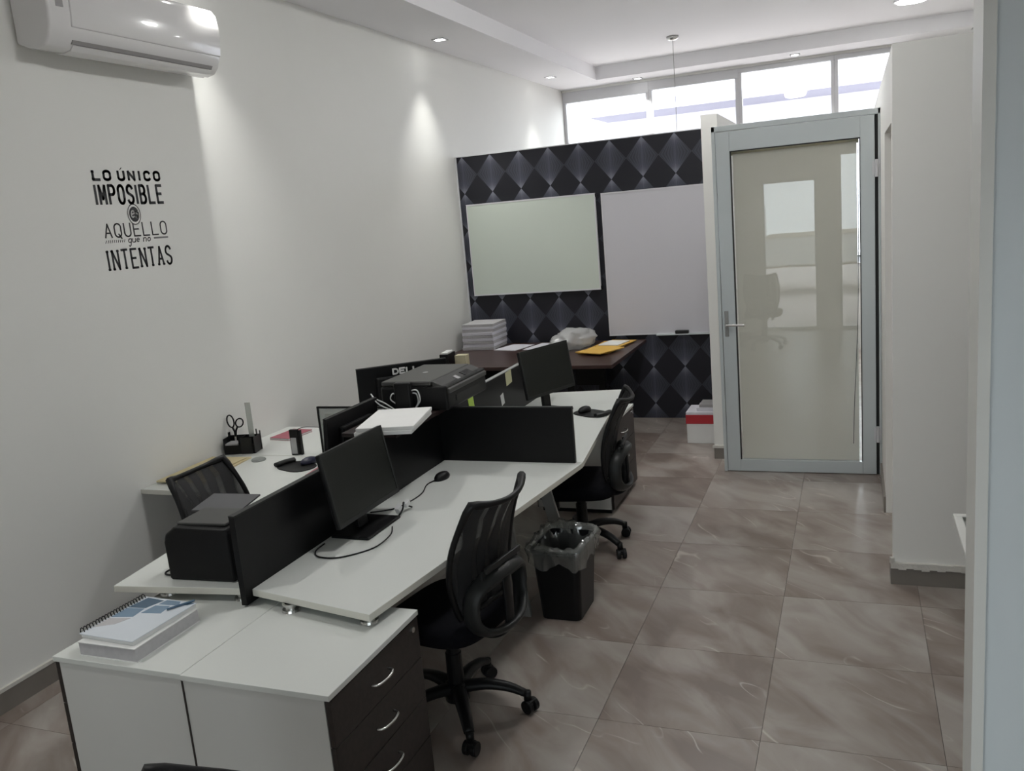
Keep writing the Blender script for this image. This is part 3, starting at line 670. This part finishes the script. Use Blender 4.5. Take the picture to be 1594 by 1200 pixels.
# ================================================================ OFFICE CHAIRS
def make_chair(label):
    t = thing('office_chair', label, 'chair', (0, 0, 0), 0, 'black mesh office chairs')
    # five-arm base; front is +y
    bm = lathe(bm_new(), [(.05, .07), (.055, .12), (.045, .14), (.036, .145)], 20)
    st = None
    for k in range(5):
        a = 2*PI*k/5+PI/2-.2
        def q(r, z): return (r*math.cos(a), r*math.sin(a), z)
        P = smooth_path([q(.03, .12), q(.12, .128), q(.21, .112), q(.275, .082)], 4)
        tube(bm, P, .02, 10, flat=.75, rad=[.034-.014*i/(len(P)-1) for i in range(len(P))])
        cyl(bm, q(.282, .055), q(.282, .09), .016, n=12)
    obj('star_base', bm, 'black', t, smooth=True)
    for k in range(5):
        a = 2*PI*k/5+PI/2-.2; r = .29; ta = a+.9
        cx, cy = r*math.cos(a), r*math.sin(a); ax = Vector((math.cos(ta), math.sin(ta), 0))
        bm = bm_new(); c = Vector((cx, cy, .028))
        cyl(bm, c+ax*.006, c+ax*.027, .028, n=18); cyl(bm, c-ax*.027, c-ax*.006, .028, n=18); cyl(bm, c-ax*.02, c+ax*.02, .01, n=8)
        box(bm, (cx, cy, .044), (.034, .034, .02), rz=ta)
        obj('caster', bm, 'black', t, .003)
    bm = cyl(bm_new(), (0, 0, .13), (0, 0, .27), .034, .032, 20); cyl(bm, (0, 0, .27), (0, 0, .33), .027, n=20); cyl(bm, (0, 0, .33), (0, 0, .385), .02, n=16)
    obj('gas_column', bm, 'black', t)
    bm = box(bm_new(), (0, -.01, .392), (.14, .2, .035)); cyl(bm, (.06, .02, .385), (.24, .04, .375), .007, n=8); box(bm, (.25, .042, .374), (.05, .03, .012))
    cyl(bm, (-.1, .13, .38), (-.1, .13, .33), .02, n=12)
    obj('mechanism', bm, 'black', t)
    # seat cushion
    bm = bm_new(); n = 36; rings = []
    for (s, z) in ((.80, .408), (.96, .414), (1.0, .432), (1.0, .455), (.96, .478), (.85, .49), (.5, .488), (.0001, .484)):
        ring = []
        for k in range(n):
            a = 2*PI*k/n; ca, sa = math.cos(a), math.sin(a); e = .55
            x = .235*s*math.copysign(abs(ca)**e, ca); y = .225*s*math.copysign(abs(sa)**e, sa)
            zz = z-(.03*max(0, (y-.1)/.12)**2 if z > .42 else .015*max(0, (y-.1)/.12)**2)
            ring.append(bm.verts.new((x, y, zz)))
        rings.append(ring)
    for a, b in zip(rings, rings[1:]):
        for k in range(n): bm.faces.new((a[k], a[(k+1) % n], b[(k+1) % n], b[k]))
    bm.faces.new(rings[0][::-1])
    obj('seat', bm, 'fabric', t, smooth=True)
    # backrest
    ZB0, HB = .55, .40
    def bp(u, v, off=0):
        w = .195+.028*math.sin(PI*min(v*1.15, 1))-.022*(1-v)**2
        if v > .85: w -= .014*((v-.85)/.15)**2
        z = ZB0+HB*v+(.022*u*u if v > .5 else -.03*u*u)*abs(v-.5)*2
        y = -.235+.03*math.sin(PI*v*.9)-.11*v**1.6+.055*u*u
        return Vector((u*w, y+off, z))
    NU, NV = 14, 14
    bm = bm_new(); g = [[bm.verts.new(bp(-1+2*i/NU, j/NV)) for i in range(NU+1)] for j in range(NV+1)]
    for j in range(NV):
        for i in range(NU): bm.faces.new((g[j][i], g[j][i+1], g[j+1][i+1], g[j+1][i]))
    mo = obj('back_mesh', bm, 'mesh', t, smooth=True); sd = mo.modifiers.new('thick', 'SOLIDIFY'); sd.thickness = .0015
    edge = [bp(-1+2*i/16, 1) for i in range(16)]+[bp(1, 1-j/16) for j in range(16)]+[bp(1-2*i/16, 0) for i in range(16)]+[bp(-1, j/16) for j in range(16)]
    rad = []
    for i in range(64):
        c = min(abs(i-0), abs(i-16), abs(i-64)); rad.append(.0115+.006*max(0, 1-c/3.5))
    obj('back_frame', tube(bm_new(), edge, .012, 8, True, rad=rad), 'black', t, smooth=True)
    # lumbar loop and yoke behind
    loop = []
    for k in range(40):
        a = 2*PI*k/40; x = .175*math.copysign(abs(math.cos(a))**.75, math.cos(a)); z = .555+.115*math.copysign(abs(math.sin(a))**.75, math.sin(a))
        loop.append((x, -.262-.02*math.cos(a*0)+.05*(x/.175)**2, z))
    obj('lumbar_loop', tube(bm_new(), loop, .036, 10, True, .42), 'black2', t, smooth=True)
    pl = bm_new()
    for x in (-.115, -.035, .045, .115): box(pl, (x, -.277+.022*(x/.12)**2, .665), (.026, .014, .055))
    box(pl, (0, -.275, .70), (.25, .014, .024)); box(pl, (0, -.277, .635), (.27, .014, .022))
    obj('lumbar_plate', pl, 'black2', t, .004)
    P = smooth_path([(0, -.06, .395), (0, -.2, .385), (0, -.27, .42), (0, -.285, .50), (0, -.282, .64)], 5)
    obj('back_bar', tube(bm_new(), P, .03, 10, flat=.35), 'black', t, smooth=True)
    return t
ch = make_chair('black mesh office chair nearest the camera on the right side, by the waste bin')
ch.location = (-1.50, 2.84, 0); ch.rotation_euler = (0, 0, math.radians(81))
far = dup(ch, (-1.495, 4.62, 0), math.radians(98), 'black mesh office chair at the far right desk, beyond the waste bin')
low = dup(ch, (-2.60, 3.10, 0), math.radians(-90), 'black mesh office chair on the left side, between near desk and wall')
dup(ch, (-1.08, .824, 0), math.radians(180), 'black office chair in the bottom foreground, only its backrest top in view')

for c in [o for o in bpy.data.objects if o.parent is far]:
    if any(k in c.name for k in ('star_base', 'caster')): c.rotation_euler.z = .22        # its base is swivelled
for c in [o for o in bpy.data.objects if o.parent is far or o.parent is low]:
    if not any(k in c.name for k in ('star_base', 'caster', 'gas_column')): c.location.z -= .055        # this chair is set lower
# ================================================================ WASTE BIN
t = thing('waste_bin', 'black square waste bin with clear liner beside the near office chair', 'waste bin', (-1.345, 3.83, 0), .0)
bm = bm_new()
def rsq(hx, hy, z, r=.03, n=5):
    P = []
    for cx, cy, a0 in ((hx-r, hy-r, 0), (-hx+r, hy-r, 90), (-hx+r, -hy+r, 180), (hx-r, -hy+r, 270)):
        for k in range(n): a = math.radians(a0+90*k/(n-1)); P.append((cx+r*math.cos(a), cy+r*math.sin(a), z))
    return P
def loft(bm, rings, cap0=True, cap1=False):
    V = [[bm.verts.new(p) for p in r] for r in rings]; n = len(V[0])
    for a, b in zip(V, V[1:]):
        for k in range(n): bm.faces.new((a[k], a[(k+1) % n], b[(k+1) % n], b[k]))
    if cap0: bm.faces.new(V[0][::-1])
    if cap1: bm.faces.new(V[-1])
    return bm
loft(bm, [rsq(.10, .13, 0), rsq(.122, .152, .345), rsq(.130, .160, .35), rsq(.130, .160, .362), rsq(.119, .149, .362), rsq(.098, .128, .01)], True, True)
obj('bucket', bm, 'black', t, smooth=False)
bm = bm_new(); rr = random.Random(5); rings = []
N = 72
def ringp(hx, hy, z, wob, zw):
    base = rsq(hx, hy, z, .03, 5); P = []
    # resample
    pts = [Vector(p) for p in base]; segs = [(pts[i], pts[(i+1) % len(pts)]) for i in range(len(pts))]
    Ls = [(b-a).length for a, b in segs]; tot = sum(Ls)
    for k in range(N):
        s = tot*k/N; i = 0
        while s > Ls[i]: s -= Ls[i]; i += 1
        p = segs[i][0].lerp(segs[i][1], s/Ls[i] if Ls[i] else 0)
        o = p.copy(); o.z = 0; o.normalize()
        P.append(tuple(p+o*wob*noise.noise(Vector((k*.55, z*30, wob*99)))+Vector((0, 0, zw*noise.noise(Vector((k*.4, z*9, 3)))))))
    return P
rings = [ringp(.09, .12, .16, .03, .02), ringp(.108, .138, .30, .02, .02), ringp(.122, .152, .375, .02, .015), ringp(.136, .166, .40, .02, .03), ringp(.146, .176, .375, .02, .03), ringp(.140, .170, .33, .014, .02), ringp(.139, .169, .285, .016, .045)]
loft(bm, rings, False, False)
obj('liner', bm, 'liner', t, smooth=True)

# ================================================================ LEFT DESK ITEMS
def rkidney(bm, L_, W_, h):
    pts = []
    for k in range(28):
        a = 2*PI*k/28; pts.append((L_/2*math.cos(a), W_/2*math.sin(a)*(1+.18*math.cos(2*a))))
    return prism(bm, pts, 0, h)
def mousepad(label, loc, rz):
    t = thing('mouse_pad', label, 'mouse pad', loc, rz)
    obj('pad', rkidney(bm_new(), .24, .2, .005), 'black', t)
    obj('wrist_rest', tube(bm_new(), smooth_path([(-.105, -.06, .014), (-.115, 0, .014), (-.105, .06, .014)], 5), .021, 10, flat=.6), 'black2', t, smooth=True)
    return t
def mouse(label, loc, rz, m='black', cable=None):
    t = thing('computer_mouse', label, 'mouse', loc, rz)
    bm = bm_new(); rings = []
    n = 18
    for s, z in ((.9, 0), (1, .008), (.95, .018), (.75, .028), (.4, .034), (.001, .036)):
        rings.append([(.055*s*math.cos(2*PI*k/n), .031*s*math.sin(2*PI*k/n), z) for k in range(n)])
    loft(bm, rings, True, False); obj('body', bm, m, t, smooth=True)
    if cable: obj('cable', tube(bm_new(), smooth_path(cable, 6), .0028, 6), 'black', t, smooth=True)
    return t
mousepad('black mouse pad with wrist rest on the near left desk, below the pink notebook', (-2.84, 3.80, ZD), -.35)
mouse('dark blue computer mouse on the left-hand mouse pad', (-2.80, 3.86, ZD+.005), 1.2, 'indigo')
mousepad('black mouse pad on the far right desk beside the monitor', (-1.52, 5.03, ZD), 2.6)
mouse('black computer mouse on the far right mouse pad', (-1.57, 5.06, ZD+.005), 1.2)
mouse('black corded computer mouse on the near right desk, before the cross screen', (-1.90, 3.68, ZD), 1.45, 'black',
      [(0, 0, .006)]+[(x_, y_, .0035) for x_, y_ in ((-.1, .02), (-.22, -.03), (-.33, -.045), (-.45, -.03), (-.52, 0.05))])
o = tag(obj('power_cable', tube(bm_new(), smooth_path([(-1.80, 2.99, ZD+.016), (-1.76, 2.90, ZD+.016), (-1.775, 2.79, ZD+.004), (-1.86, 2.68, ZD+.004), (-1.95, 2.67, ZD+.004), (-2.0, 2.72, ZD+.004), (-2.01, 2.8, ZD+.004)], 6), .003, 6), 'black', smooth=True),
        'black cable looping in front of the near monitor foot', 'cable')
t = thing('cable_tie', 'white cable clips hanging below the near monitor', 'cable clip', (-1.86, 3.16, ZD), 0)
obj('clip', box(bm_new(), (0, 0, .03), (.02, .03, .03), rx=.5), 'cable_w', t); obj('clip', box(bm_new(), (.01, .06, .035), (.015, .035, .02), rx=.3), 'cable_w', t)
obj('cord', tube(bm_new(), smooth_path([(.01, -.03, .004), (.02, 0, .03), (.01, .03, .05), (0, .06, .03), (.01, .1, .004)], 5), .004, 6), 'black', t)

# desk organiser
OX, OY = -3.40, 4.08
t = thing('desk_organiser', 'black wire-mesh desk organiser holding scissors on the left desk by the wall', 'desk organiser', (OX, OY-.02, ZD), .25)
bm = bm_new()
w_, d_, h_ = .19, .10, .09
for a in ((-w_/2, w_/2, -d_/2, -d_/2+.003, 0, .055), (-w_/2, w_/2, d_/2-.003, d_/2, 0, .095), (-w_/2, -w_/2+.003, -d_/2, d_/2, 0, .095), (w_/2-.003, w_/2, -d_/2, d_/2, 0, .095), (-w_/2, w_/2, -d_/2, d_/2, 0, .003), (.0, .003, -d_/2, d_/2, 0, .09), (.0, w_/2, -.003, .0, 0, .09)):
    bx(*a, bm)
obj('tray', bm, 'black', t)
bm = bx(.012, w_/2-.012, -d_/2-.004, -d_/2, 0, .095); obj('front_pocket', bm, 'black2', t)
for x_ in (-w_/2, w_/2): obj('post', cyl(bm_new(), (x_, d_/2, 0), (x_, d_/2, .115), .004, n=8), 'black', t)
RO = Matrix.Translation((OX, OY-.02, ZD)) @ Matrix.Rotation(.25, 4, 'Z')
def at(x, y, z): return RO @ Vector((x, y, z))
nt_ = tag(obj('note_block', box(bm_new(), (0, 0, 0), (.08, .08, .055)), 'papergrey', bevel=.001), 'grey-white note block in the left part of the desk organiser', 'note block')
nt_.location = at(-.048, -.004, .036); nt_.rotation_euler = (0, 0, .25)
t2 = thing('scissors', 'black-handled scissors standing in the desk organiser', 'scissors', at(-.06, .038, .008), .35)
def ringpts(cx, cz, rx, rz_, rot=0, n=20): return [(cx+rx*math.cos(2*PI*k/n)*math.cos(rot)-rz_*math.sin(2*PI*k/n)*math.sin(rot), 0, cz+rx*math.cos(2*PI*k/n)*math.sin(rot)+rz_*math.sin(2*PI*k/n)*math.cos(rot)) for k in range(n)]
b1 = bm_new(); tube(b1, ringpts(-.012, .175, .020, .038, .12), .0045, 6, True)
tube(b1, smooth_path([(-.006, 0, .137), (.004, 0, .11), (.004, 0, .08)], 3), .006, 6); obj('handle', b1, 'black', t2, smooth=True)
b1 = bm_new(); tube(b1, ringpts(.040, .162, .022, .027, -.5), .0045, 6, True); tube(b1, smooth_path([(.026, .003, .14), (.012, .003, .115), (.006, .003, .08)], 3), .006, 6); obj('handle', b1, 'black', t2, smooth=True)
obj('blade', box(bm_new(), (.004, 0, .045), (.012, .002, .085)), 'chrome', t2)
rl = thing('ruler', 'clear ruler standing upright in the desk organiser', 'ruler', at(.055, .022, .004), .2)
o = obj('strip', box(bm_new(), (0, 0, .145), (.034, .003, .29)), 'clearp', rl)
for x_, y_, l_ in ((-.088, .02, .12), (.083, .03, .13)):
    o = tag(obj('pen', cyl(bm_new(), at(x_, y_, .004), at(x_, y_, l_), .004, n=8), 'black'), 'black pen upright in the organiser beside the %s' % ('scissors' if x_ < 0 else 'ruler'), 'pen')
# other things on the left desks
bm = lathe(bm_new(), [(.040, 0), (.042, .004), (.036, .012), (.03, .014)], 24)
o = tag(obj('lid', bm, 'clearp', smooth=False), 'small clear round lid lying in front of the desk organiser', 'lid'); o.location = (-3.17, 3.90, ZD)
t = thing('pink_notebook', 'dusty pink notebook right of the desk organiser', 'notebook', (-3.32, 4.43, ZD), -.1)
obj('pages', bx(-.075, .075, -.11, .11, .002, .012), 'paper', t); obj('cover', bx(-.077, .077, -.112, .112, .012, .0145), 'pink', t)
obj('base_cover', bx(-.077, .077, -.112, .112, 0, .002), 'pink', t)
o = tag(obj('cord', tube(bm_new(), smooth_path([(-3.31, 4.40, ZD+.02), (-3.30, 4.52, ZD+.03), (-3.24, 4.60, ZD+.012), (-3.16, 4.60, ZD+.004)], 6), .0022, 6), 'black'), 'thin black cord lying over the pink notebook', 'cable')
t = thing('desk_calculator', 'slim black and grey device standing upright beside the mouse pad', 'device', (-3.00, 4.03, ZD), .1)
obj('body', box(bm_new(), (0, 0, .075), (.055, .02, .15)), 'black', t, .003); obj('grey_panel', box(bm_new(), (-.004, -.0108, .055), (.036, .002, .095)), 'silver', t); obj('side_strip', box(bm_new(), (.036, .004, .072), (.010, .02, .144)), 'black', t)
t = thing('envelope_pile', 'manila envelopes fanned by the left wall, behind the left chair', 'envelope', (-3.40, 3.74, ZD), .05)
del_ = t; bpy.data.objects.remove(t)
for k, (x_, y_, a_, s_) in enumerate(((-3.345, 3.70, .12, 'lower manila envelope by the left wall, jutting out to the right'), (-3.37, 3.67, .02, 'upper manila envelope by the left wall, behind the left chair'))):
    o = tag(obj('envelope', box(bm_new(), (0, 0, .004), (.24, .46, .008)), 'manila', bevel=.001), s_, 'envelope', None); o.location = (x_, y_, ZD+k*.0085); o.rotation_euler = (0, 0, a_)
o = tag(obj('pink_card', box(bm_new(), (0, 0, .001), (.08, .16, .002)), 'pink'), 'pink card lying beside the central screen on the near left desk', 'card'); o.location = (-2.66, 3.74, ZD); o.rotation_euler = (0, 0, .1)
t = thing('headset', 'silver-grey crumpled adapter beside the rear-facing monitor', 'adapter', (-2.66, 3.86, ZD), .4)
obj('body', box(bm_new(), (0, 0, .018), (.06, .03, .034), ry=.3), 'silver', t, .004); obj('plug', cyl(bm_new(), (.02, 0, .04), (.05, .02, .012), .007), 'chrome', t)
# small printer at the near end
t = thing('inkjet_printer', 'small black printer at the near end of the left desk', 'printer', (-2.29, 2.47, ZD), .07)
pp = [(-.175, 0), (.175, 0), (.175, .20), (.165, .225), (-.11, .23), (-.165, .195), (-.178, .16)]
def yz_prism(bm, prof, y0, y1):
    a = [bm.verts.new((x, y0, z)) for x, z in prof]; b = [bm.verts.new((x, y1, z)) for x, z in prof]; n = len(prof)
    bm.faces.new(a); bm.faces.new(b[::-1])
    for i in range(n): bm.faces.new((a[i], a[(i+1) % n], b[(i+1) % n], b[i]))
    return bm
obj('body', yz_prism(bm_new(), [(x*.82, z*.93) for x, z in pp], -.08, .13), 'black', t, .01, 3)
obj('lid', box(bm_new(), (.015, .03, .216), (.215, .17, .010)), 'lidgrey', t, .004)
obj('paper_support', box(bm_new(), (-.03, .17, .222), (.22, .15, .006), rx=.12), 'traygrey', t)
obj('power_lead', tube(bm_new(), smooth_path([(-.14, .0, .02), (-.185, .0, .012), (-.20, -.035, .006), (-.17, -.05, .005), (-.14, -.045, .008)], 5), .004, 6), 'black', t)

# ================================================================ SHELF ON THE SCREENS
t = thing('shelf_board', 'dark red wooden shelf laid over the central screens, carrying the printer', 'shelf', (-2.06, 3.98, 1.0))
obj('board', bx(-.19, .105, -.60, .42, 0, .02), 'shelfwood', t, .002)
ZT = 1.02
for k, (dx, dy, a, lab) in enumerate(((0, 0, .22, 'lower white paper ream on the shelf before the router'), (.006, .004, .24, 'upper white paper ream on the shelf before the router'))):
    o = tag(obj('paper_ream', box(bm_new(), (0, 0, .0095), (.275, .385, .0185)), 'paper', bevel=.003), lab, 'paper')
    o.location = (-2.05+dx, 3.535+dy, ZT+k*.019); o.rotation_euler = (0, 0, a)
t = thing('router', 'upright black router with white cables behind the shelf paper', 'router', (-2.13, 3.80, ZT), .1)
obj('body', bx(-.045, .045, -.022, .022, 0, .155), 'black', t, .010, 3)
for k, P in enumerate(([(-.04, 0, .04), (-.07, -.01, .07), (-.05, -.01, .10), (-.02, .03, .05)], [(.04, 0, .11), (.075, 0, .11), (.09, -.01, .06), (.06, -.01, .02), (.045, 0, .01)], [(.04, .01, .095), (.065, .01, .09), (.075, 0, .05), (.05, 0, .01)], [(-.05, 0, .005), (-.12, 0, .03), (-.16, .0, .06), (-.19, .03, .085)], [(-.06, 0, .015), (-.12, .02, .045), (-.17, .02, .07), (-.2, .04, .09)])):
    obj('cable', tube(bm_new(), smooth_path(P, 6), .0035, 6), 'cable_w', t, smooth=True)
t = thing('multifunction_printer', 'large black flatbed printer on the shelf in the middle', 'printer', (-2.09, 4.08, ZT))
obj('body', bx(-.19, .19, -.25, .25, 0, .125), 'black', t, .012, 3)
obj('scanner_lid', bx(-.185, .10, -.245, .245, .125, .15), 'lidgrey', t, .008, 3)
bm = yz_prism(bm_new(), [(.105, .125), (.105, .148), (.20, .108), (.20, .085), (.185, .085)], -.24, .24); cp = obj('control_panel', bm, 'lidgrey', t, .004)
o = obj('display', box(bm_new(), (.152, -.04, .1305), (.035, .035, .002), ry=.40), 'silver', cp); o = obj('key_row', box(bm_new(), (.152, .09, .1305), (.05, .10, .002), ry=.40), 'black', cp)
obj('badge', lathe(bm_new(), [(.015, .15), (.015, .1512)], 20, (-.05, 0)), 'silver', t)
obj('paper_slot', bx(.185, .193, -.15, .15, .03, .06), 'rubber', t)

# ================================================================ TABLE AT THE PARTITION
t = thing('side_table', 'dark red-brown wooden table against the patterned partition', 'table', (-2.62, 7.1, 0))
obj('table_top', bx(-.85, .865, -.65, .60, .72, .75), 'mahog', t, .003)
for x_ in (-.78, .45):
    for y_ in (-.40, .52): obj('leg', bx(x_-.03, x_+.03, y_-.03, y_+.03, 0, .72), 'black', t)
obj('modesty_panel', bx(-.75, .42, .5, .515, .35, .72), 'black', t)
# ream stack made of bundles
rr = random.Random(2)
zz = .75
for k in range(9):
    hh = .022+.008*rr.random(); lab = ['bottom', 'second', 'third', 'fourth', 'fifth', 'sixth', 'seventh', 'eighth', 'topmost'][k]
    o = tag(obj('paper_bundle', box(bm_new(), (0, 0, hh/2), (.31+.01*rr.random(), .34, hh-.001)), 'paper_l' if k % 2 else 'papergrey', bevel=.002), '%s white paper bundle of the tall stack in the table corner' % lab, 'paper', 'paper bundles stacked on the brown table')
    o.location = (-3.26+.012*(rr.random()-.5), 7.50+.012*(rr.random()-.5), zz); o.rotation_euler = (0, 0, .06*(rr.random()-.5)); zz += hh+.0002
for x_, y_, w_, h_, a_, s_ in ((-2.94, 7.42, .24, .32, -.25, 'white sheet beside the tall paper stack on the brown table'), (-2.64, 7.42, .26, .36, -.2, 'white sheet partly behind the far monitor on the brown table')):
    o = tag(obj('paper_sheet', box(bm_new(), (0, 0, .003), (w_, h_, .005)), 'paper_l'), s_, 'paper'); o.location = (x_, y_, .75); o.rotation_euler = (0, 0, a_)
bm = bm_new(); bmesh.ops.create_icosphere(bm, subdivisions=4, radius=1)
for v in bm.verts:
    n_ = noise.fractal(v.co*2.2, 1, 2, 3)*.22+abs(noise.noise(v.co*4.5))*.12; c_ = v.co*(1+n_)
    v.co = Vector((c_.x*.17, c_.y*.24, max(0, (c_.z+.62)*.105)))
o = tag(obj('plastic_bag', bm, 'plasticbag', smooth=True), 'crumpled white plastic bag on the brown table beside the envelopes', 'bag'); o.location = (-2.34, 7.36, .75); o.rotation_euler = (0, 0, -.3)
for k, (x_, y_, w_, h_, a_, m_, s_) in enumerate(((-2.02, 7.28, .28, .62, -.12, 'yellow', 'lowest yellow envelope of the pile on the right end of the brown table'),
        (-1.97, 7.42, .24, .36, -.2, 'yellow', 'middle yellow envelope, pushed towards the partition'), (-2.01, 7.04, .27, .33, -.42, 'yellow', 'yellow envelope on top at the front table edge'),
        (-1.98, 7.40, .19, .24, -.2, 'paper', 'white paper lying on the yellow envelopes'))):
    o = tag(obj('envelope' if m_ == 'yellow' else 'paper_sheet', box(bm_new(), (0, 0, .004), (w_, h_, .008)), m_, bevel=.001), s_, 'envelope' if m_ == 'yellow' else 'paper'); o.location = (x_, y_, .75+[0, .009, .018, .018][k]); o.rotation_euler = (0, 0, a_)
t = thing('file_holder', 'black upright file holder at the left front corner of the brown table', 'file holder', (-3.22, 6.58, .75), .1)
obj('shell', bx(-.04, .04, -.10, .08, 0, .11), 'black', t, .004); obj('papers', bx(-.03, .03, -.09, .07, .11, .122), 'paper', t)
o = tag(obj('card_box', box(bm_new(), (0, 0, .045), (.10, .08, .09)), 'cream', bevel=.003), 'small cream card box beside the black file holder', 'box'); o.location = (-3.09, 6.58, .75)
bm = bm_new(); bmesh.ops.create_icosphere(bm, subdivisions=3, radius=1)
for v in bm.verts:
    c_ = v.co*(1+.25*noise.noise(v.co*2.5)); v.co = Vector((c_.x*.2, c_.y*.14, max(0, (c_.z+.7)*.045)))
o = tag(obj('grey_cloth_bag', bm, 'papergrey', smooth=True), 'grey cloth bundle on the far left desk, in front of the brown table', 'bag'); o.location = (-2.46, 5.45, ZD)

# box by the door
t = thing('carton_box', 'white carton with red printed band on the floor beside the wing wall', 'box', (-1.10, 7.02, 0))
obj('carton', bx(-.18, .16, -.12, .14, 0, .165), 'paper', t, .003); obj('red_lid', bx(-.185, .165, -.125, .145, .165, .24), 'red', t, .002); obj('lid_top', bx(-.183, .163, -.123, .143, .24, .262), 'paper_l', t, .002)
o = tag(obj('book', box(bm_new(), (0, 0, .014), (.24, .2, .028)), 'paper_l', bevel=.002), 'white book on top of the red-banded carton', 'book'); o.location = (-1.08, 7.03, .262)
o = tag(obj('book', box(bm_new(), (0, 0, .012), (.22, .19, .024)), 'acgrey', bevel=.002), 'dark grey book topmost on the red-banded carton', 'book'); o.location = (-1.07, 7.04, .290)

# little table at the right wall
t = thing('small_table', 'white-framed glass-topped table half hidden by the near right wall', 'table', (.62, 2.95, 0))
bm = bm_new(); a, b_ = .28, .52
for q in ((-a, a, b_-.03, b_), (-a, a, -b_, -b_+.03), (-a, -a+.03, -b_+.03, b_-.03), (a-.03, a, -b_+.03, b_-.03)): bx(*q, .69, .71, bm)
obj('top_frame', bm, 'trim', t, .003); obj('glass_top', bx(-a+.03, a-.03, -b_+.03, b_-.03, .698, .704), 'glass', t)
for x_ in (-a+.05, a-.05):
    for y_ in (-b_+.25, b_-.25): obj('leg', bx(x_-.010, x_+.010, y_-.010, y_+.010, 0, .69), 'black2', t)

# ================================================================ OUTSIDE
struct('pavement_front', bx(-14, 14, YW+.15, 17, -.15, -.02), 'pave')
struct('road_front', bx(-30, 30, 17, 40, -.2, -.05), 'asphalt')
struct('pavement_back', bx(-14, 14, -2.6, YB-.15, -.15, -.02), 'pave')
struct('road_back', bx(-30, 30, -30, -2.6, -.2, -.05), 'pave')  # road in the lightened concrete, standing in for sun on it
t = thing('building', 'pale building with a grey awning across the street, seen through the far windows', 'building', (-2, 27, 0))
obj('wall', bx(-9, 13, 0, 8, 0, 5.6), 'bldg', t); obj('awning', bx(-5, 3, -2.0, 0, 4.5, 4.8), 'awn', t)
for x_ in (-6, -1.5, 3, 7.5): f = obj('window', bx(x_, x_+1.6, -.06, 0, 2.2, 3.6), 'bldg_d', t)
struct('added_overhang', bx(-3.5, 2.3, -1.9, YB-.15, 2.75, 2.85), 'bldg_d')  # unseen overhang added to hold back sky light from behind
t = thing('light_truck', 'white light truck with tan side board, seen mirrored in the glass door', 'truck', (-.9, -6.2, -.05))
obj('cargo_body', bx(-.75, 2.4, -.8, .8, .55, 1.15), 'tan', t, .02); obj('cab', yz_prism(bm_new(), [(-2.3, .45), (-.8, .45), (-.8, 1.75), (-1.5, 1.78), (-1.95, 1.2), (-2.3, 1.1)], -.78, .78), 'car', t, .03)
obj('side_window', bx(-1.5, -.95, .785, .80, 1.2, 1.6), 'rubber', t); obj('side_board', bx(-.7, 2.3, .802, .82, .6, 1.12), 'car', t)
for x_ in (-1.7, 1.6):
    for y_ in (-.75, .75):
        w = obj('wheel', cyl(bm_new(), (x_, y_-.1, .34), (x_, y_+.1, .34), .34, n=24), 'rubber', t, .02); obj('hubcap', cyl(bm_new(), (x_, y_-.11, .34), (x_, y_+.11, .34), .16, n=16), 'steel', w)
